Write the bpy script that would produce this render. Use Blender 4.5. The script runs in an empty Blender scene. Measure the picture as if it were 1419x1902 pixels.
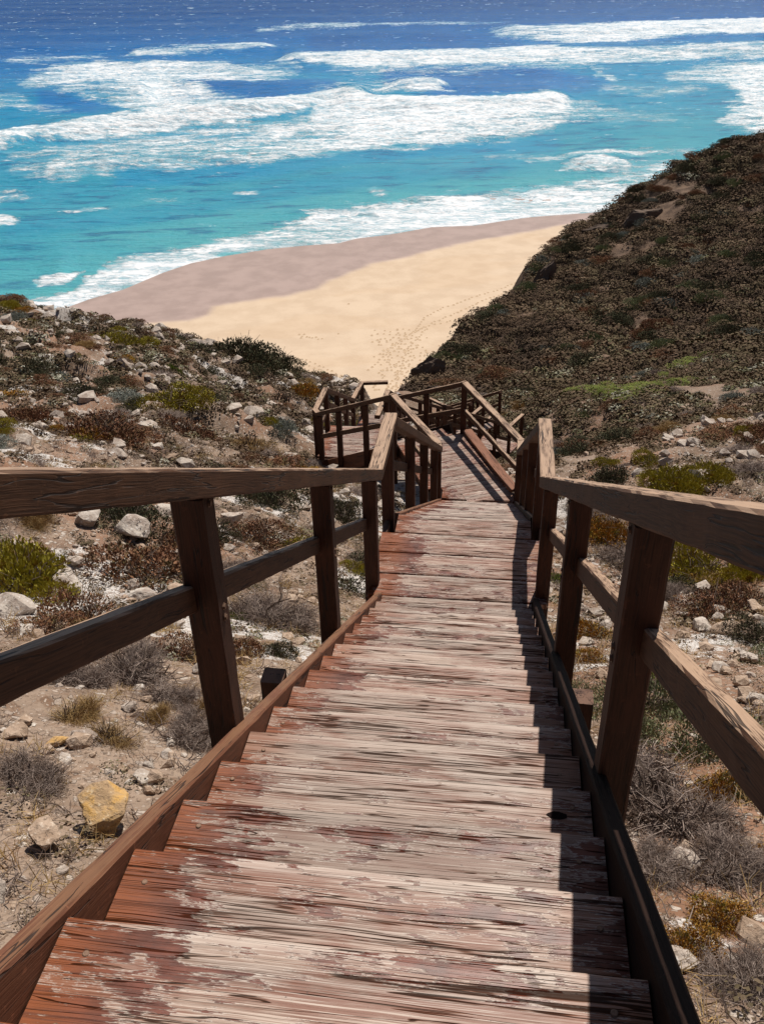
import bpy, math, random
import numpy as np
from mathutils import Vector, Matrix
random.seed(7); rng = np.random.default_rng(11)
sc = bpy.context.scene; COL = sc.collection
# ------------------------------------------------------------------ camera, sky, sun, exposure
F_PX, PITCH, ROLL, YAW = 1699.7, 0.55926, -0.02464, 0.14072      # solved from the stair treads and posts
CX, CY, W_PX, H_PX = 709.5, 951.0, 1419.0, 1902.0
EYE = 45.0                                                       # metres above the sea
fw = np.array([0, math.cos(PITCH), -math.sin(PITCH)]); r0 = np.array([1.0, 0, 0]); u0 = np.cross(r0, fw)
cr = math.cos(ROLL)*r0 + math.sin(ROLL)*u0; cu = -math.sin(ROLL)*r0 + math.cos(ROLL)*u0
cam = bpy.data.objects.new('camera', bpy.data.cameras.new('camera')); COL.objects.link(cam); sc.camera = cam
cam.matrix_world = Matrix(((cr[0], cu[0], -fw[0], 0), (cr[1], cu[1], -fw[1], 0), (cr[2], cu[2], -fw[2], EYE), (0, 0, 0, 1)))
cam.data.sensor_fit = 'VERTICAL'; cam.data.sensor_height = 24; cam.data.lens = 24*F_PX/H_PX
cam.data.clip_start = 0.05; cam.data.clip_end = 20000
SUN = Vector((0.20, 0.485, 0.88)).normalized()
el = math.asin(SUN.z); az = math.atan2(SUN.x, SUN.y)
w = bpy.data.worlds.new('World'); sc.world = w; w.use_nodes = True
nt = w.node_tree; bg = nt.nodes['Background']; sky = nt.nodes.new('ShaderNodeTexSky')
sky.sky_type = 'NISHITA'; sky.sun_disc = False; sky.sun_elevation = el; sky.sun_rotation = az
nt.links.new(sky.outputs[0], bg.inputs[0]); bg.inputs[1].default_value = 0.050
sl = bpy.data.lights.new('sun', 'SUN'); sl.energy = 4.9; sl.angle = math.radians(0.5); sl.color = (1, 0.945, 0.86)
so = bpy.data.objects.new('sun', sl); COL.objects.link(so); so.rotation_euler = SUN.to_track_quat('Z', 'Y').to_euler(); so.location = (0, 0, 120)
sc.view_settings.view_transform = 'Standard'; sc.view_settings.look = 'None'; sc.view_settings.gamma = 1
sc.view_settings.exposure = 0.16

# ------------------------------------------------------------------ helpers
def pxdir(x, y): return fw + (x-CX)/F_PX*cr - (y-CY)/F_PX*cu
def project(P):
    """world points (N,3) -> chart coordinates of the reference view"""
    q = P - np.array([0, 0, EYE]); d = q@fw
    return CX + F_PX*(q@cr)/d, CY - F_PX*(q@cu)/d
def on_level(x, y, z):
    v = pxdir(x, y); t = (z-EYE)/v[2]; return v*t + np.array([0, 0, EYE])
def at_dist(x, y, d):
    v = pxdir(x, y); h = math.hypot(v[0], v[1]); return v*(d/h) + np.array([0, 0, EYE])
def _h(ix, iy, s):
    n = (ix.astype(np.int64)*374761393 + iy.astype(np.int64)*668265263 + s*974634777) & 0xffffffff
    n = ((n ^ (n >> 13))*1274126177) & 0xffffffff
    return ((n ^ (n >> 16)) & 0xffff)/65535.0
def vnoise(x, y, s=0):
    x = np.asarray(x, float); y = np.asarray(y, float)
    ix = np.floor(x); iy = np.floor(y); fx = x-ix; fy = y-iy; fx = fx*fx*(3-2*fx); fy = fy*fy*(3-2*fy)
    a = _h(ix, iy, s); b = _h(ix+1, iy, s); c = _h(ix, iy+1, s); d = _h(ix+1, iy+1, s)
    return (a*(1-fx)+b*fx)*(1-fy) + (c*(1-fx)+d*fx)*fy
def fbm(x, y, s=0, o=4, g=0.5):
    r = 0; a = 1; t = 0
    for k in range(o): r = r + a*vnoise(x*2**k+17.3*k, y*2**k-9.1*k, s+k); t += a; a *= g
    return r/t*2-1
def smooth(e0, e1, x):
    t = np.clip((x-e0)/(e1-e0), 0, 1); return t*t*(3-2*t)
def tag(o, label=None, cat=None, group=None, kind=None):
    if label: o['label'] = label
    if cat: o['category'] = cat
    if group: o['group'] = group
    if kind: o['kind'] = kind
    return o
def mesh_np(name, V, F, mat, smooth_=False, attrs=None):
    V = np.asarray(V, np.float32); F = np.asarray(F, np.int32); k = F.shape[1]
    me = bpy.data.meshes.new(name); me.vertices.add(len(V)); me.vertices.foreach_set('co', V.ravel())
    me.loops.add(F.size); me.loops.foreach_set('vertex_index', F.ravel())
    me.polygons.add(len(F)); me.polygons.foreach_set('loop_start', np.arange(len(F), dtype=np.int32)*k)
    me.polygons.foreach_set('use_smooth', np.full(len(F), bool(smooth_)))
    for n, a in (attrs or {}).items():
        at = me.attributes.new(n, 'FLOAT', 'POINT'); at.data.foreach_set('value', np.asarray(a, np.float32))
    me.update(calc_edges=True); me.materials.append(mat); return me
def link(name, me, parent=None, M=None):
    o = bpy.data.objects.new(name, me); COL.objects.link(o)
    if parent: o.parent = parent
    if M is not None: o.matrix_world = M
    return o
def grid_faces(nr, nc):
    i = np.arange(nr*nc).reshape(nr, nc)
    return np.stack([i[:-1, :-1].ravel(), i[:-1, 1:].ravel(), i[1:, 1:].ravel(), i[1:, :-1].ravel()], 1)

# ------------------------------------------------------------------ node material helper
class NM:
    def __init__(s, name, rough=0.7, spec=0.5):
        s.m = bpy.data.materials.new(name); s.m.use_nodes = True; s.t = s.m.node_tree; s.b = s.t.nodes['Principled BSDF']
        s.b.inputs['Roughness'].default_value = rough; s.b.inputs['Specular IOR Level'].default_value = spec
    def n(s, ty, **kw):
        n = s.t.nodes.new(ty)
        for k, v in kw.items(): setattr(n, k, v)
        return n
    def _in(s, sock, v):
        if hasattr(v, 'links'): s.t.links.new(v, sock)
        elif isinstance(v, (tuple, list)) and len(v) == 3 and sock.type == 'RGBA': sock.default_value = (*v, 1)
        else: sock.default_value = v
    def math(s, op, a, b=0.0, c=0.0, clamp=False):
        n = s.n('ShaderNodeMath', operation=op, use_clamp=clamp)
        for i, v in enumerate((a, b, c)): s._in(n.inputs[i], v)
        return n.outputs[0]
    def mix(s, f, a, b, mode='MIX'):
        n = s.n('ShaderNodeMix', data_type='RGBA', blend_type=mode); s._in(n.inputs[0], f); s._in(n.inputs[6], a); s._in(n.inputs[7], b); return n.outputs[2]
    def step(s, x, lo, hi, a=0.0, b=1.0):
        n = s.n('ShaderNodeMapRange', interpolation_type='SMOOTHSTEP'); s._in(n.inputs[0], x)
        for i, v in zip((1, 2, 3, 4), (lo, hi, a, b)): s._in(n.inputs[i], v)
        return n.outputs[0]
    def noise(s, v, scale=5, det=4, rough=0.5, dist=0.0, w=None):
        n = s.n('ShaderNodeTexNoise'); n.inputs['Scale'].default_value = scale; n.inputs['Detail'].default_value = det
        n.inputs['Roughness'].default_value = rough; n.inputs['Distortion'].default_value = dist
        if w is not None: n.noise_dimensions = '4D'; s._in(n.inputs['W'], w)
        s.t.links.new(v, n.inputs['Vector']); return n.outputs[0]
    def vor(s, v, scale=5, feat='F1', out='Distance'):
        n = s.n('ShaderNodeTexVoronoi', feature=feat); n.inputs['Scale'].default_value = scale; s.t.links.new(v, n.inputs['Vector']); return n.outputs[out]
    def xyz(s, v):
        n = s.n('ShaderNodeSeparateXYZ'); s.t.links.new(v, n.inputs[0]); return n.outputs
    def comb(s, x, y, z):
        n = s.n('ShaderNodeCombineXYZ')
        for i, v in enumerate((x, y, z)): s._in(n.inputs[i], v)
        return n.outputs[0]
    def scale(s, v, sx, sy, sz):
        n = s.n('ShaderNodeMapping'); n.inputs['Scale'].default_value = (sx, sy, sz); s.t.links.new(v, n.inputs[0]); return n.outputs[0]
    def obj(s): return s.n('ShaderNodeTexCoord').outputs['Object']
    def pos(s): return s.n('ShaderNodeNewGeometry').outputs['Position']
    def rnd(s): return s.n('ShaderNodeObjectInfo').outputs['Random']
    def attr(s, name): return s.n('ShaderNodeAttribute', attribute_name=name).outputs['Fac']
    def bump(s, h, dist=0.01, strength=1.0):
        n = s.n('ShaderNodeBump'); n.inputs['Distance'].default_value = dist; n.inputs['Strength'].default_value = strength
        s.t.links.new(h, n.inputs['Height']); s.t.links.new(n.outputs[0], s.b.inputs['Normal'])
    def col(s, c): s._in(s.b.inputs['Base Color'], c); return s
    def rough(s, c): s._in(s.b.inputs['Roughness'], c); return s

# ------------------------------------------------------------------ materials
def mat_tread():
    m = NM('weathered painted tread', spec=0.35); o = m.obj(); R = m.rnd(); x, y, z = m.xyz(o)
    rx = m.math('MULTIPLY', R, 57.0)
    kv = m.comb(m.math('ADD', m.math('MULTIPLY', x, 1.3), rx), m.math('MULTIPLY', y, 5.2), rx)
    kn = m.vor(kv, 1.6)                                                  # knots
    knot = m.step(kn, 0.03, 0.085, 1.0, 0.0); ring = m.step(kn, 0.0, 0.20, 1.0, 0.0)
    wv = m.noise(m.comb(m.math('MULTIPLY', x, 1.6), m.math('MULTIPLY', y, 3.0), rx), 1.5, 2, 0.5)
    yy = m.math('ADD', y, m.math('MULTIPLY', m.math('SUBTRACT', wv, 0.5), 0.013))
    yy = m.math('ADD', yy, m.math('MULTIPLY', ring, 0.008))
    fine = m.noise(m.comb(m.math('MULTIPLY', x, 5.0), m.math('MULTIPLY', yy, 420.0), rx), 1.0, 4, 0.65)
    mid = m.noise(m.comb(m.math('MULTIPLY', x, 2.6), m.math('MULTIPLY', yy, 210.0), rx), 1.0, 3, 0.55)
    big = m.noise(m.comb(m.math('MULTIPLY', x, 2.2), m.math('MULTIPLY', yy, 105.0), m.math('ADD', rx, 9.0)), 1.0, 3, 0.55)
    zone = m.step(m.noise(m.comb(m.math('MULTIPLY', x, 1.0), m.math('MULTIPLY', y, 11.0), m.math('ADD', rx, 4.0)), 1.0, 3, 0.5), 0.42, 0.60)
    l1 = m.noise(m.comb(m.math('MULTIPLY', x, 1.1), m.math('MULTIPLY', yy, 50.0), m.math('ADD', rx, 21.0)), 1.0, 2, 0.4)
    l2 = m.noise(m.comb(m.math('MULTIPLY', x, 1.8), m.math('MULTIPLY', yy, 95.0), m.math('ADD', rx, 25.0)), 1.0, 1, 0.4)
    l3 = m.noise(m.comb(m.math('MULTIPLY', x, 0.8), m.math('MULTIPLY', yy, 26.0), m.math('ADD', rx, 29.0)), 1.0, 2, 0.4)
    brk = m.noise(m.comb(m.math('MULTIPLY', x, 4.5), m.math('MULTIPLY', y, 30.0), m.math('ADD', rx, 33.0)), 1.0, 3, 0.6)
    wz = m.math('ADD', 0.005, m.math('MULTIPLY', m.math('MAXIMUM', zone, m.step(y, -0.12, -0.26)), 0.011)); wz = m.math('MULTIPLY', wz, m.step(brk, 0.36, 0.60, 0.15, 1.3))
    def line(n_, k_): return m.step(m.math('ABSOLUTE', m.math('SUBTRACT', n_, 0.5)), m.math('MULTIPLY', wz, k_*1.5), m.math('MULTIPLY', wz, k_*0.5))
    lines = m.math('MAXIMUM', m.math('MAXIMUM', line(l1, 1.0), m.math('MULTIPLY', line(l2, 1.1), 0.75)), line(l3, 0.8))
    th = m.math('ADD', m.math('ADD', 0.315, m.math('MULTIPLY', zone, 0.10)), m.math('MULTIPLY', m.step(y, -0.08, -0.22), 0.045))
    crack_m = m.step(mid, th, m.math('SUBTRACT', th, 0.035))
    crack_b = m.step(big, m.math('ADD', 0.325, m.math('MULTIPLY', zone, 0.03)), m.math('ADD', 0.305, m.math('MULTIPLY', zone, 0.03)))
    crack = m.math('MAXIMUM', m.math('MULTIPLY', crack_m, 0.22), m.math('MAXIMUM', m.math('MULTIPLY', crack_b, .25), m.math('MULTIPLY', lines, .92)))
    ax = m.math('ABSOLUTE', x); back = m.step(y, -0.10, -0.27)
    xs = m.math('ADD', x, m.math('MULTIPLY', m.math('SUBTRACT', m.math('FRACT', m.math('MULTIPLY', R, 13.7)), 0.45), 0.24))
    edge = m.math('ADD', m.step(xs, -0.22, -0.46), m.math('MULTIPLY', m.step(x, 0.36, 0.52), 0.5))
    pn = m.noise(m.comb(m.math('MULTIPLY', x, 9.0), m.math('MULTIPLY', y, 26.0), m.math('ADD', rx, 2.0)), 1.0, 8, 0.62, 0.4)
    pl = m.noise(m.comb(m.math('MULTIPLY', x, 2.0), m.math('MULTIPLY', y, 9.0), m.math('ADD', rx, 7.0)), 1.0, 3, 0.5)
    pm = m.math('ADD', m.math('ADD', pn, m.math('MULTIPLY', back, 0.045)), m.math('MULTIPLY', edge, 0.20)); pm = m.math('ADD', pm, m.math('MULTIPLY', m.math('SUBTRACT', pl, 0.5), 0.66)); pm = m.math('ADD', pm, m.math('MULTIPLY', m.math('SUBTRACT', m.math('FRACT', m.math('MULTIPLY', R, 5.77)), 0.62), 0.10))
    pm = m.math('ADD', pm, m.math('MULTIPLY', m.math('SUBTRACT', fine, 0.5), 0.34)); pm = m.math('ADD', pm, m.math('MULTIPLY', m.math('SUBTRACT', mid, 0.5), 0.26))
    paint = m.step(pm, 0.612, 0.632)
    lip = m.math('MULTIPLY', m.step(pm, 0.575, 0.605), m.step(pm, 0.64, 0.612))
    bare = m.mix(m.step(fine, 0.30, 0.66), (0.20, 0.112, 0.074), (0.465, 0.36, 0.295))
    bare = m.mix(m.math('MULTIPLY', zone, 0.55), bare, m.mix(m.step(fine, 0.35, 0.60), (0.12, 0.074, 0.056), (0.34, 0.27, 0.23)))
    dirt = m.step(m.noise(m.comb(m.math('MULTIPLY', x, 3.5), m.math('MULTIPLY', y, 12.0), m.math('ADD', rx, 13.0)), 1.0, 5, 0.6), 0.40, 0.60)
    nose = m.step(y, -0.045, -0.010)
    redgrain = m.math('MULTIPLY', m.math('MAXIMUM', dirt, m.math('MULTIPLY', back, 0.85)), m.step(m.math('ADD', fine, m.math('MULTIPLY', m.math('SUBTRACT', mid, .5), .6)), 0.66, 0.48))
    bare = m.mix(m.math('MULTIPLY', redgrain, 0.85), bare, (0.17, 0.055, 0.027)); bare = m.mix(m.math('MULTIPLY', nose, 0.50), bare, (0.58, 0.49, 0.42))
    bare = m.mix(m.math('MULTIPLY', m.step(m.math('SUBTRACT', ax, 0.32), 0.0, 0.18), 0.75), bare, (0.23, 0.078, 0.030))
    bare = m.mix(m.math('MULTIPLY', m.step(m.math('FRACT', m.math('MULTIPLY', R, 7.31)), 0.35, 1.0), 0.55), bare, (0.145, 0.095, 0.07))
    pc = m.mix(m.step(m.noise(o, 14, 4, 0.6), 0.35, 0.65), (0.085, 0.021, 0.010), (0.155, 0.040, 0.020))
    pc = m.mix(m.step(x, -0.34, -0.52, 0.0, 0.75), pc, (0.24, 0.062, 0.011))
    pc = m.mix(m.math('MULTIPLY', m.step(m.math('ADD', fine, m.math('MULTIPLY', mid, .5)), 0.80, 0.62), 0.55), pc, (0.05, 0.014, 0.008))
    c = m.mix(paint, bare, pc); c = m.mix(m.math('MULTIPLY', lip, 0.55), c, (0.55, 0.48, 0.42))
    c = m.mix(m.math('MULTIPLY', knot, 0.85), c, (0.08, 0.03, 0.02))
    c = m.mix(m.math('MULTIPLY', crack, 0.93), c, (0.016, 0.008, 0.006))
    spot = m.step(m.noise(o, 60, 3, 0.6), 0.68, 0.71); c = m.mix(m.math('MULTIPLY', spot, 0.65), c, (0.07, 0.035, 0.025))
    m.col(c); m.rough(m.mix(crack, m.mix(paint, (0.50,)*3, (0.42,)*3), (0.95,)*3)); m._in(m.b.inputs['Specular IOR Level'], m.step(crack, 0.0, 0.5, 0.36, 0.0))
    hgt = m.math('SUBTRACT', m.math('ADD', m.math('MULTIPLY', fine, 0.35), m.math('MULTIPLY', paint, 0.30)), m.math('MULTIPLY', crack, 1.2))
    m.bump(hgt, 0.0015, 0.8); return m.m
def mat_beam(name, side, side2, top, rough=0.5, wear_lit=0.8):
    m = NM(name, 0.68, 0.3); o = m.obj(); x, y, z = m.xyz(o); R = m.math('MULTIPLY', m.rnd(), 31.0)
    wv = m.noise(m.comb(m.math('ADD', m.math('MULTIPLY', x, 1.3), R), m.math('MULTIPLY', y, 3), m.math('MULTIPLY', z, 3)), 1.5, 2)
    w2 = m.math('MULTIPLY', m.math('SUBTRACT', wv, 0.5), 0.05)
    fine = m.noise(m.comb(m.math('ADD', m.math('MULTIPLY', x, 4.0), R), m.math('MULTIPLY', m.math('ADD', y, w2), 300), m.math('MULTIPLY', m.math('ADD', z, w2), 300)), 1.0, 4, 0.6)
    big = m.noise(m.comb(m.math('ADD', m.math('MULTIPLY', x, 1.4), R), m.math('MULTIPLY', m.math('ADD', y, w2), 34), m.math('MULTIPLY', m.math('ADD', z, w2), 34)), 1.0, 3, 0.55)
    crack = m.math('MAXIMUM', m.step(big, 0.355, 0.325), m.math('MULTIPLY', m.step(fine, 0.30, 0.24), 0.6))
    bl = m.noise(m.comb(m.math('ADD', m.math('MULTIPLY', x, 1.1), R), m.math('MULTIPLY', m.math('ADD', y, w2), 26), m.math('MULTIPLY', m.math('ADD', z, w2), 26)), 1.0, 3, 0.5)
    bw = m.step(m.noise(m.comb(m.math('MULTIPLY', x, 2.5), m.math('MULTIPLY', y, 12), m.math('ADD', m.math('MULTIPLY', z, 12), R)), 1.0, 3), 0.42, 0.62, 0.0, 0.020)
    crack = m.math('MAXIMUM', crack, m.step(m.math('ABSOLUTE', m.math('SUBTRACT', bl, 0.5)), bw, m.math('MULTIPLY', bw, 0.3)))
    blotch = m.noise(m.comb(m.math('ADD', m.math('MULTIPLY', x, 3.0), R), m.math('MULTIPLY', y, 14), m.math('MULTIPLY', z, 14)), 1.0, 5, 0.6)
    c = m.mix(m.step(fine, 0.32, 0.66), side, side2); c = m.mix(m.math('MULTIPLY', m.step(blotch, 0.50, 0.64), 0.45), c, tuple(t*1.35 for t in side2)); c = m.mix(m.math('MULTIPLY', m.step(m.noise(o, 38, 4, .6), 0.62, 0.68), 0.35), c, tuple(t*2.2 for t in side2))
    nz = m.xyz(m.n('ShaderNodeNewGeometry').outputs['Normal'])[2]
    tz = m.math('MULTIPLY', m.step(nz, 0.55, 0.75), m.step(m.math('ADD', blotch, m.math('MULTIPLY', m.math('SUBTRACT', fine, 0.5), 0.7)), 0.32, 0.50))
    c = m.mix(m.math('MULTIPLY', tz, wear_lit), c, m.mix(fine, tuple(t*0.55 for t in top), top))  # upward faces paler: weathering plus sunlit glare put into the colour
    c = m.mix(m.math('MULTIPLY', crack, 0.85), c, (0.015, 0.009, 0.007)); m.col(c)
    m.bump(m.math('SUBTRACT', m.math('MULTIPLY', fine, 0.5), m.math('MULTIPLY', crack, 1.5)), 0.003, 0.8); return m.m
M_TREAD = mat_tread()
M_RAIL = mat_beam('weathered handrail timber', (0.038, 0.0150, 0.0062), (0.088, 0.038, 0.0175), (0.46, 0.30, 0.20), wear_lit=1.0)
M_POST = mat_beam('dark stained post timber', (0.027, 0.0085, 0.0034), (0.062, 0.021, 0.0095), (0.20, 0.10, 0.06))
M_STR = mat_beam('stained stringer timber', (0.10, 0.036, 0.018), (0.16, 0.062, 0.031), (0.22, 0.11, 0.055), wear_lit=0.7)
M_STR_SHADE = mat_beam('shaded stringer timber', (0.012, 0.006, 0.0045), (0.022, 0.011, 0.008), (0.026, 0.014, 0.010), wear_lit=0.6)  # right stringers: handrail shade put into a darker copy of the timber
M_STR_SHADE.node_tree.nodes['Principled BSDF'].inputs['Specular IOR Level'].default_value = 0.08
M_KICK = mat_beam('red stained kick board', (0.12, 0.04, 0.018), (0.20, 0.075, 0.034), (0.25, 0.10, 0.05), wear_lit=0.7)
m = NM('rusty nail', 0.55); m.b.inputs['Metallic'].default_value = 0.5
m.col(m.mix(m.noise(m.obj(), 300, 3), (0.06, 0.03, 0.02), (0.28, 0.17, 0.11))); M_NAIL = m.m

def mat_rock(name, a, b, cst, rough=0.9, ochre=None):
    m = NM(name, rough, 0.25); o = m.obj(); R = m.rnd(); p = m.pos()
    n1 = m.noise(p, 7, 6, 0.65); n2 = m.noise(p, 45, 5, 0.6); n3 = m.noise(p, 2.2, 3)
    c = m.mix(m.step(n1, 0.36, 0.62), a, b); c = m.mix(m.step(n2, 0.56, 0.70), c, cst)
    if ochre: c = m.mix(m.step(n1, 0.46, 0.60), c, ochre)
    c = m.mix(m.math('MULTIPLY', m.step(n2, 0.42, 0.34), 0.6), c, tuple(t*0.35 for t in a))
    c = m.mix(m.math('MULTIPLY', R, 0.35), c, (0.32, 0.23, 0.17)); m.col(c)
    m.bump(m.math('ADD', n1, m.math('MULTIPLY', n2, 0.35)), 0.03, 0.8); return m.m
M_ROCK = mat_rock('pale limestone', (0.30, 0.24, 0.20), (0.50, 0.44, 0.38), (0.66, 0.63, 0.60))
M_TAN = mat_rock('tan limestone', (0.28, 0.19, 0.13), (0.42, 0.31, 0.23), (0.55, 0.45, 0.36))
M_OCHRE = mat_rock('ochre limestone', (0.34, 0.22, 0.12), (0.45, 0.30, 0.15), (0.62, 0.50, 0.34), ochre=(0.55, 0.31, 0.08))
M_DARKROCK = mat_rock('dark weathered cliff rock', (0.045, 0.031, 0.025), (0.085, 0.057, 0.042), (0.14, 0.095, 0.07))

def mat_leaf(name, a, b, c3, vary=0.5, rough=0.65):
    m = NM(name, rough, 0.06); o = m.obj(); R = m.rnd(); t = m.attr('tint')
    c = m.mix(t, a, b); c = m.mix(m.step(m.noise(o, 5, 3), 0.50, 0.66), c, c3)
    c = m.mix(m.math('MULTIPLY', R, vary), c, tuple(0.5*(x+y) for x, y in zip(a, (0.09, 0.055, 0.035)))); m.col(c); return m.m
L_YEL = mat_leaf('yellow green succulent leaves', (0.26, 0.225, 0.025), (0.44, 0.37, 0.065), (0.24, 0.14, 0.03), 0.25)
L_GRN = mat_leaf('bright green leaves', (0.10, 0.14, 0.025), (0.22, 0.26, 0.05), (0.17, 0.14, 0.035), 0.25)
L_DARK = mat_leaf('dark saltbush leaves', (0.060, 0.062, 0.034), (0.13, 0.13, 0.075), (0.12, 0.075, 0.045))
L_SAGE = mat_leaf('grey green saltbush leaves', (0.12, 0.145, 0.07), (0.28, 0.29, 0.16), (0.20, 0.17, 0.08), 0.3)
L_RED = mat_leaf('red brown shrub leaves', (0.15, 0.065, 0.038), (0.30, 0.155, 0.085), (0.15, 0.12, 0.05))
L_ORG = mat_leaf('orange brown succulent leaves', (0.30, 0.125, 0.022), (0.44, 0.26, 0.05), (0.22, 0.19, 0.035), 0.35)
L_GREY = mat_leaf('grey dry twigs', (0.17, 0.125, 0.105), (0.40, 0.32, 0.275), (0.16, 0.11, 0.085), 0.3, 0.8)
L_STRAW = mat_leaf('straw coloured dry grass', (0.30, 0.19, 0.08), (0.46, 0.32, 0.15), (0.24, 0.14, 0.06), 0.3, 0.8)
L_SILV = mat_leaf('silver grey leaves', (0.16, 0.17, 0.14), (0.32, 0.33, 0.29), (0.12, 0.12, 0.09), 0.3)
m = NM('brown woody stem', 0.85, 0.2); m.col(m.mix(m.noise(m.obj(), 60, 3), (0.06, 0.04, 0.03), (0.15, 0.11, 0.085))); M_STEM = m.m

# ------------------------------------------------------------------ stair coordinates (along, across, up) -> world
P0 = np.array([-0.0158, 5.1767, EYE-3.9301]); DV = np.array([math.sin(YAW), math.cos(YAW), 0]); RV = np.array([math.cos(YAW), -math.sin(YAW), 0])
RUN, RISE, WID = 0.2779, 0.1606, 1.05
def S(a, c, z=0.0): return P0 + DV*a + RV*c + np.array([0, 0, z])
Z2 = -19*RISE; Z3 = Z2-8*RISE; Z4 = Z3-10*RISE

# ------------------------------------------------------------------ land height
ctrl = []
for a, c, z in [(-7, .5, -.45+.9), (-5, .5, 2.2), (-3, .5, 1.05), (0, .5, -.62), (3, .5, -2.0), (6.4, .5, -3.75), (8.2, -.2, -3.85), (10.2, -2, Z3-.75), (13.7, -1.9, Z4-.9), (18, -.4, -9.2), (22, 0, -12.0),
                (-6, -3, 2.9), (-3, -2.5, 1.15), (-3, -5, 1.5), (0, -3, -.5), (-6, 4, 2.7), (-3, 3, 1.0), (0, 3, -.8), (-10, 0, 5.0), (-10, -6, 5.3), (-10, 7, 5.0), (3, 3.5, -2.6), (6, 3.5, -4.0)]:
    ctrl.append(S(a, c, z))
for x, y, d in [(0, 592, 34), (160, 598, 35), (300, 630, 35), (430, 670, 34), (540, 704, 34), (600, 728, 33), (0, 700, 20), (200, 700, 22), (400, 752, 20.5), (500, 800, 17.8), (0, 800, 13.5),
                (250, 850, 12.5), (450, 850, 14), (0, 960, 7.6), (200, 960, 8), (0, 1150, 4.7), (-700, 600, 32), (-700, 950, 8), (-900, 760, 15), (660, 760, 30),
                (1419, 1000, 8.2), (1419, 1200, 4.9), (1250, 900, 12.5), (1000, 850, 17), (1419, 850, 14.5), (1200, 800, 21), (1419, 750, 26), (1100, 760, 29), (950, 760, 31),
                (1419, 690, 39), (1200, 700, 41), (1000, 722, 42), (860, 740, 42), (1419, 640, 50), (1200, 668, 51), (1000, 700, 50), (850, 716, 50),
                (1419, 560, 62), (1419, 400, 78), (1419, 257, 96), (1200, 600, 60), (1200, 490, 74), (1180, 381, 92), (1060, 600, 62), (1060, 440, 86), (985, 620, 61), (985, 486, 80), (862, 680, 55), (860, 605, 66), (790, 705, 53), (768, 700, 55),
                (2000, 480, 75), (2000, 200, 105), (2000, 900, 13), (2000, 680, 40), (2000, 1200, 5)]:
    ctrl.append(at_dist(x, y, d))
ctrl = np.array(ctrl); CS = 20.0
def _U(r2): return np.where(r2 > 1e-12, 0.5*r2*np.log(np.maximum(r2, 1e-12)), 0)
def _fit(P, lam=0.004):
    X = P[:, :2]/CS; n = len(P); r2 = ((X[:, None]-X[None])**2).sum(2); A = np.zeros((n+3, n+3))
    A[:n, :n] = _U(r2) + lam*np.eye(n); A[:n, n] = 1; A[:n, n+1:] = X; A[n:, :n] = A[:n, n:].T
    return X, np.linalg.solve(A, np.append(P[:, 2], [0, 0, 0]))
TX, TW = _fit(ctrl)
def land0(x, y):
    x = np.asarray(x, float).ravel()/CS; y = np.asarray(y, float).ravel()/CS; out = TW[-3] + TW[-2]*x + TW[-1]*y
    for i, (cx_, cy_) in enumerate(TX): out = out + TW[i]*_U((x-cx_)**2 + (y-cy_)**2)
    return out
coast_px = [(-2500, 500, 34), (-700, 560, 36), (0, 578, 36), (160, 586, 37), (300, 620, 37), (430, 663, 36), (540, 700, 36), (600, 722, 36), (660, 724, 35.5), (668, 745, 33), (700, 752, 31), (745, 752, 32), (757, 738, 44), (762, 712, 54),
            (772, 688, 57), (815, 660, 60), (850, 640, 64), (863, 600, 69), (910, 575, 71), (940, 545, 74), (980, 520, 77), (984, 470, 83), (1020, 455, 86), (1060, 425, 90), (1120, 390, 94), (1180, 368, 97), (1300, 305, 100), (1419, 238, 101), (1900, 60, 118), (3500, 0, 150)]
COAST = np.array([at_dist(*p)[:2] for p in coast_px])
def polydist(x, y, P):
    """signed distance: positive on the seaward side of the open polyline"""
    best = np.full(x.shape, 1e9); side = np.zeros(x.shape)
    for (ax, ay), (bx, by) in zip(P[:-1], P[1:]):
        ex, ey = bx-ax, by-ay; t = np.clip(((x-ax)*ex+(y-ay)*ey)/(ex*ex+ey*ey), 0, 1)
        dx, dy = x-ax-t*ex, y-ay-t*ey; d = np.hypot(dx, dy); s = ex*dy-ey*dx
        m_ = d < best-1e-9; best = np.where(m_, d, best); side = np.where(m_, np.sign(s), side)
    return best*side
LANDP = np.concatenate([COAST, [[300, -200], [-300, -200]]])
def coast_dist(x, y):
    x = np.asarray(x, float); y = np.asarray(y, float); ins = np.zeros(x.shape, bool); P = LANDP
    for (ax, ay), (bx, by) in zip(P, np.roll(P, -1, 0)):
        if ay == by: continue
        c = ((ay > y) != (by > y)) & (x < (bx-ax)*(y-ay)/(by-ay)+ax); ins ^= c
    return np.abs(polydist(x, y, COAST))*np.where(ins, -1, 1)
def walk_dist(x, y):                                     # distance from the walkway line, for clearing
    return np.abs(polydist(x, y, WALK))
WALK = np.array([S(a, c)[:2] for a, c in [(-12, .5), (1, .5), (6.5, .5), (8.3, -.3), (10.3, -1.9), (14, -1.9), (17.5, .6), (22, 2)]])
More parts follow.
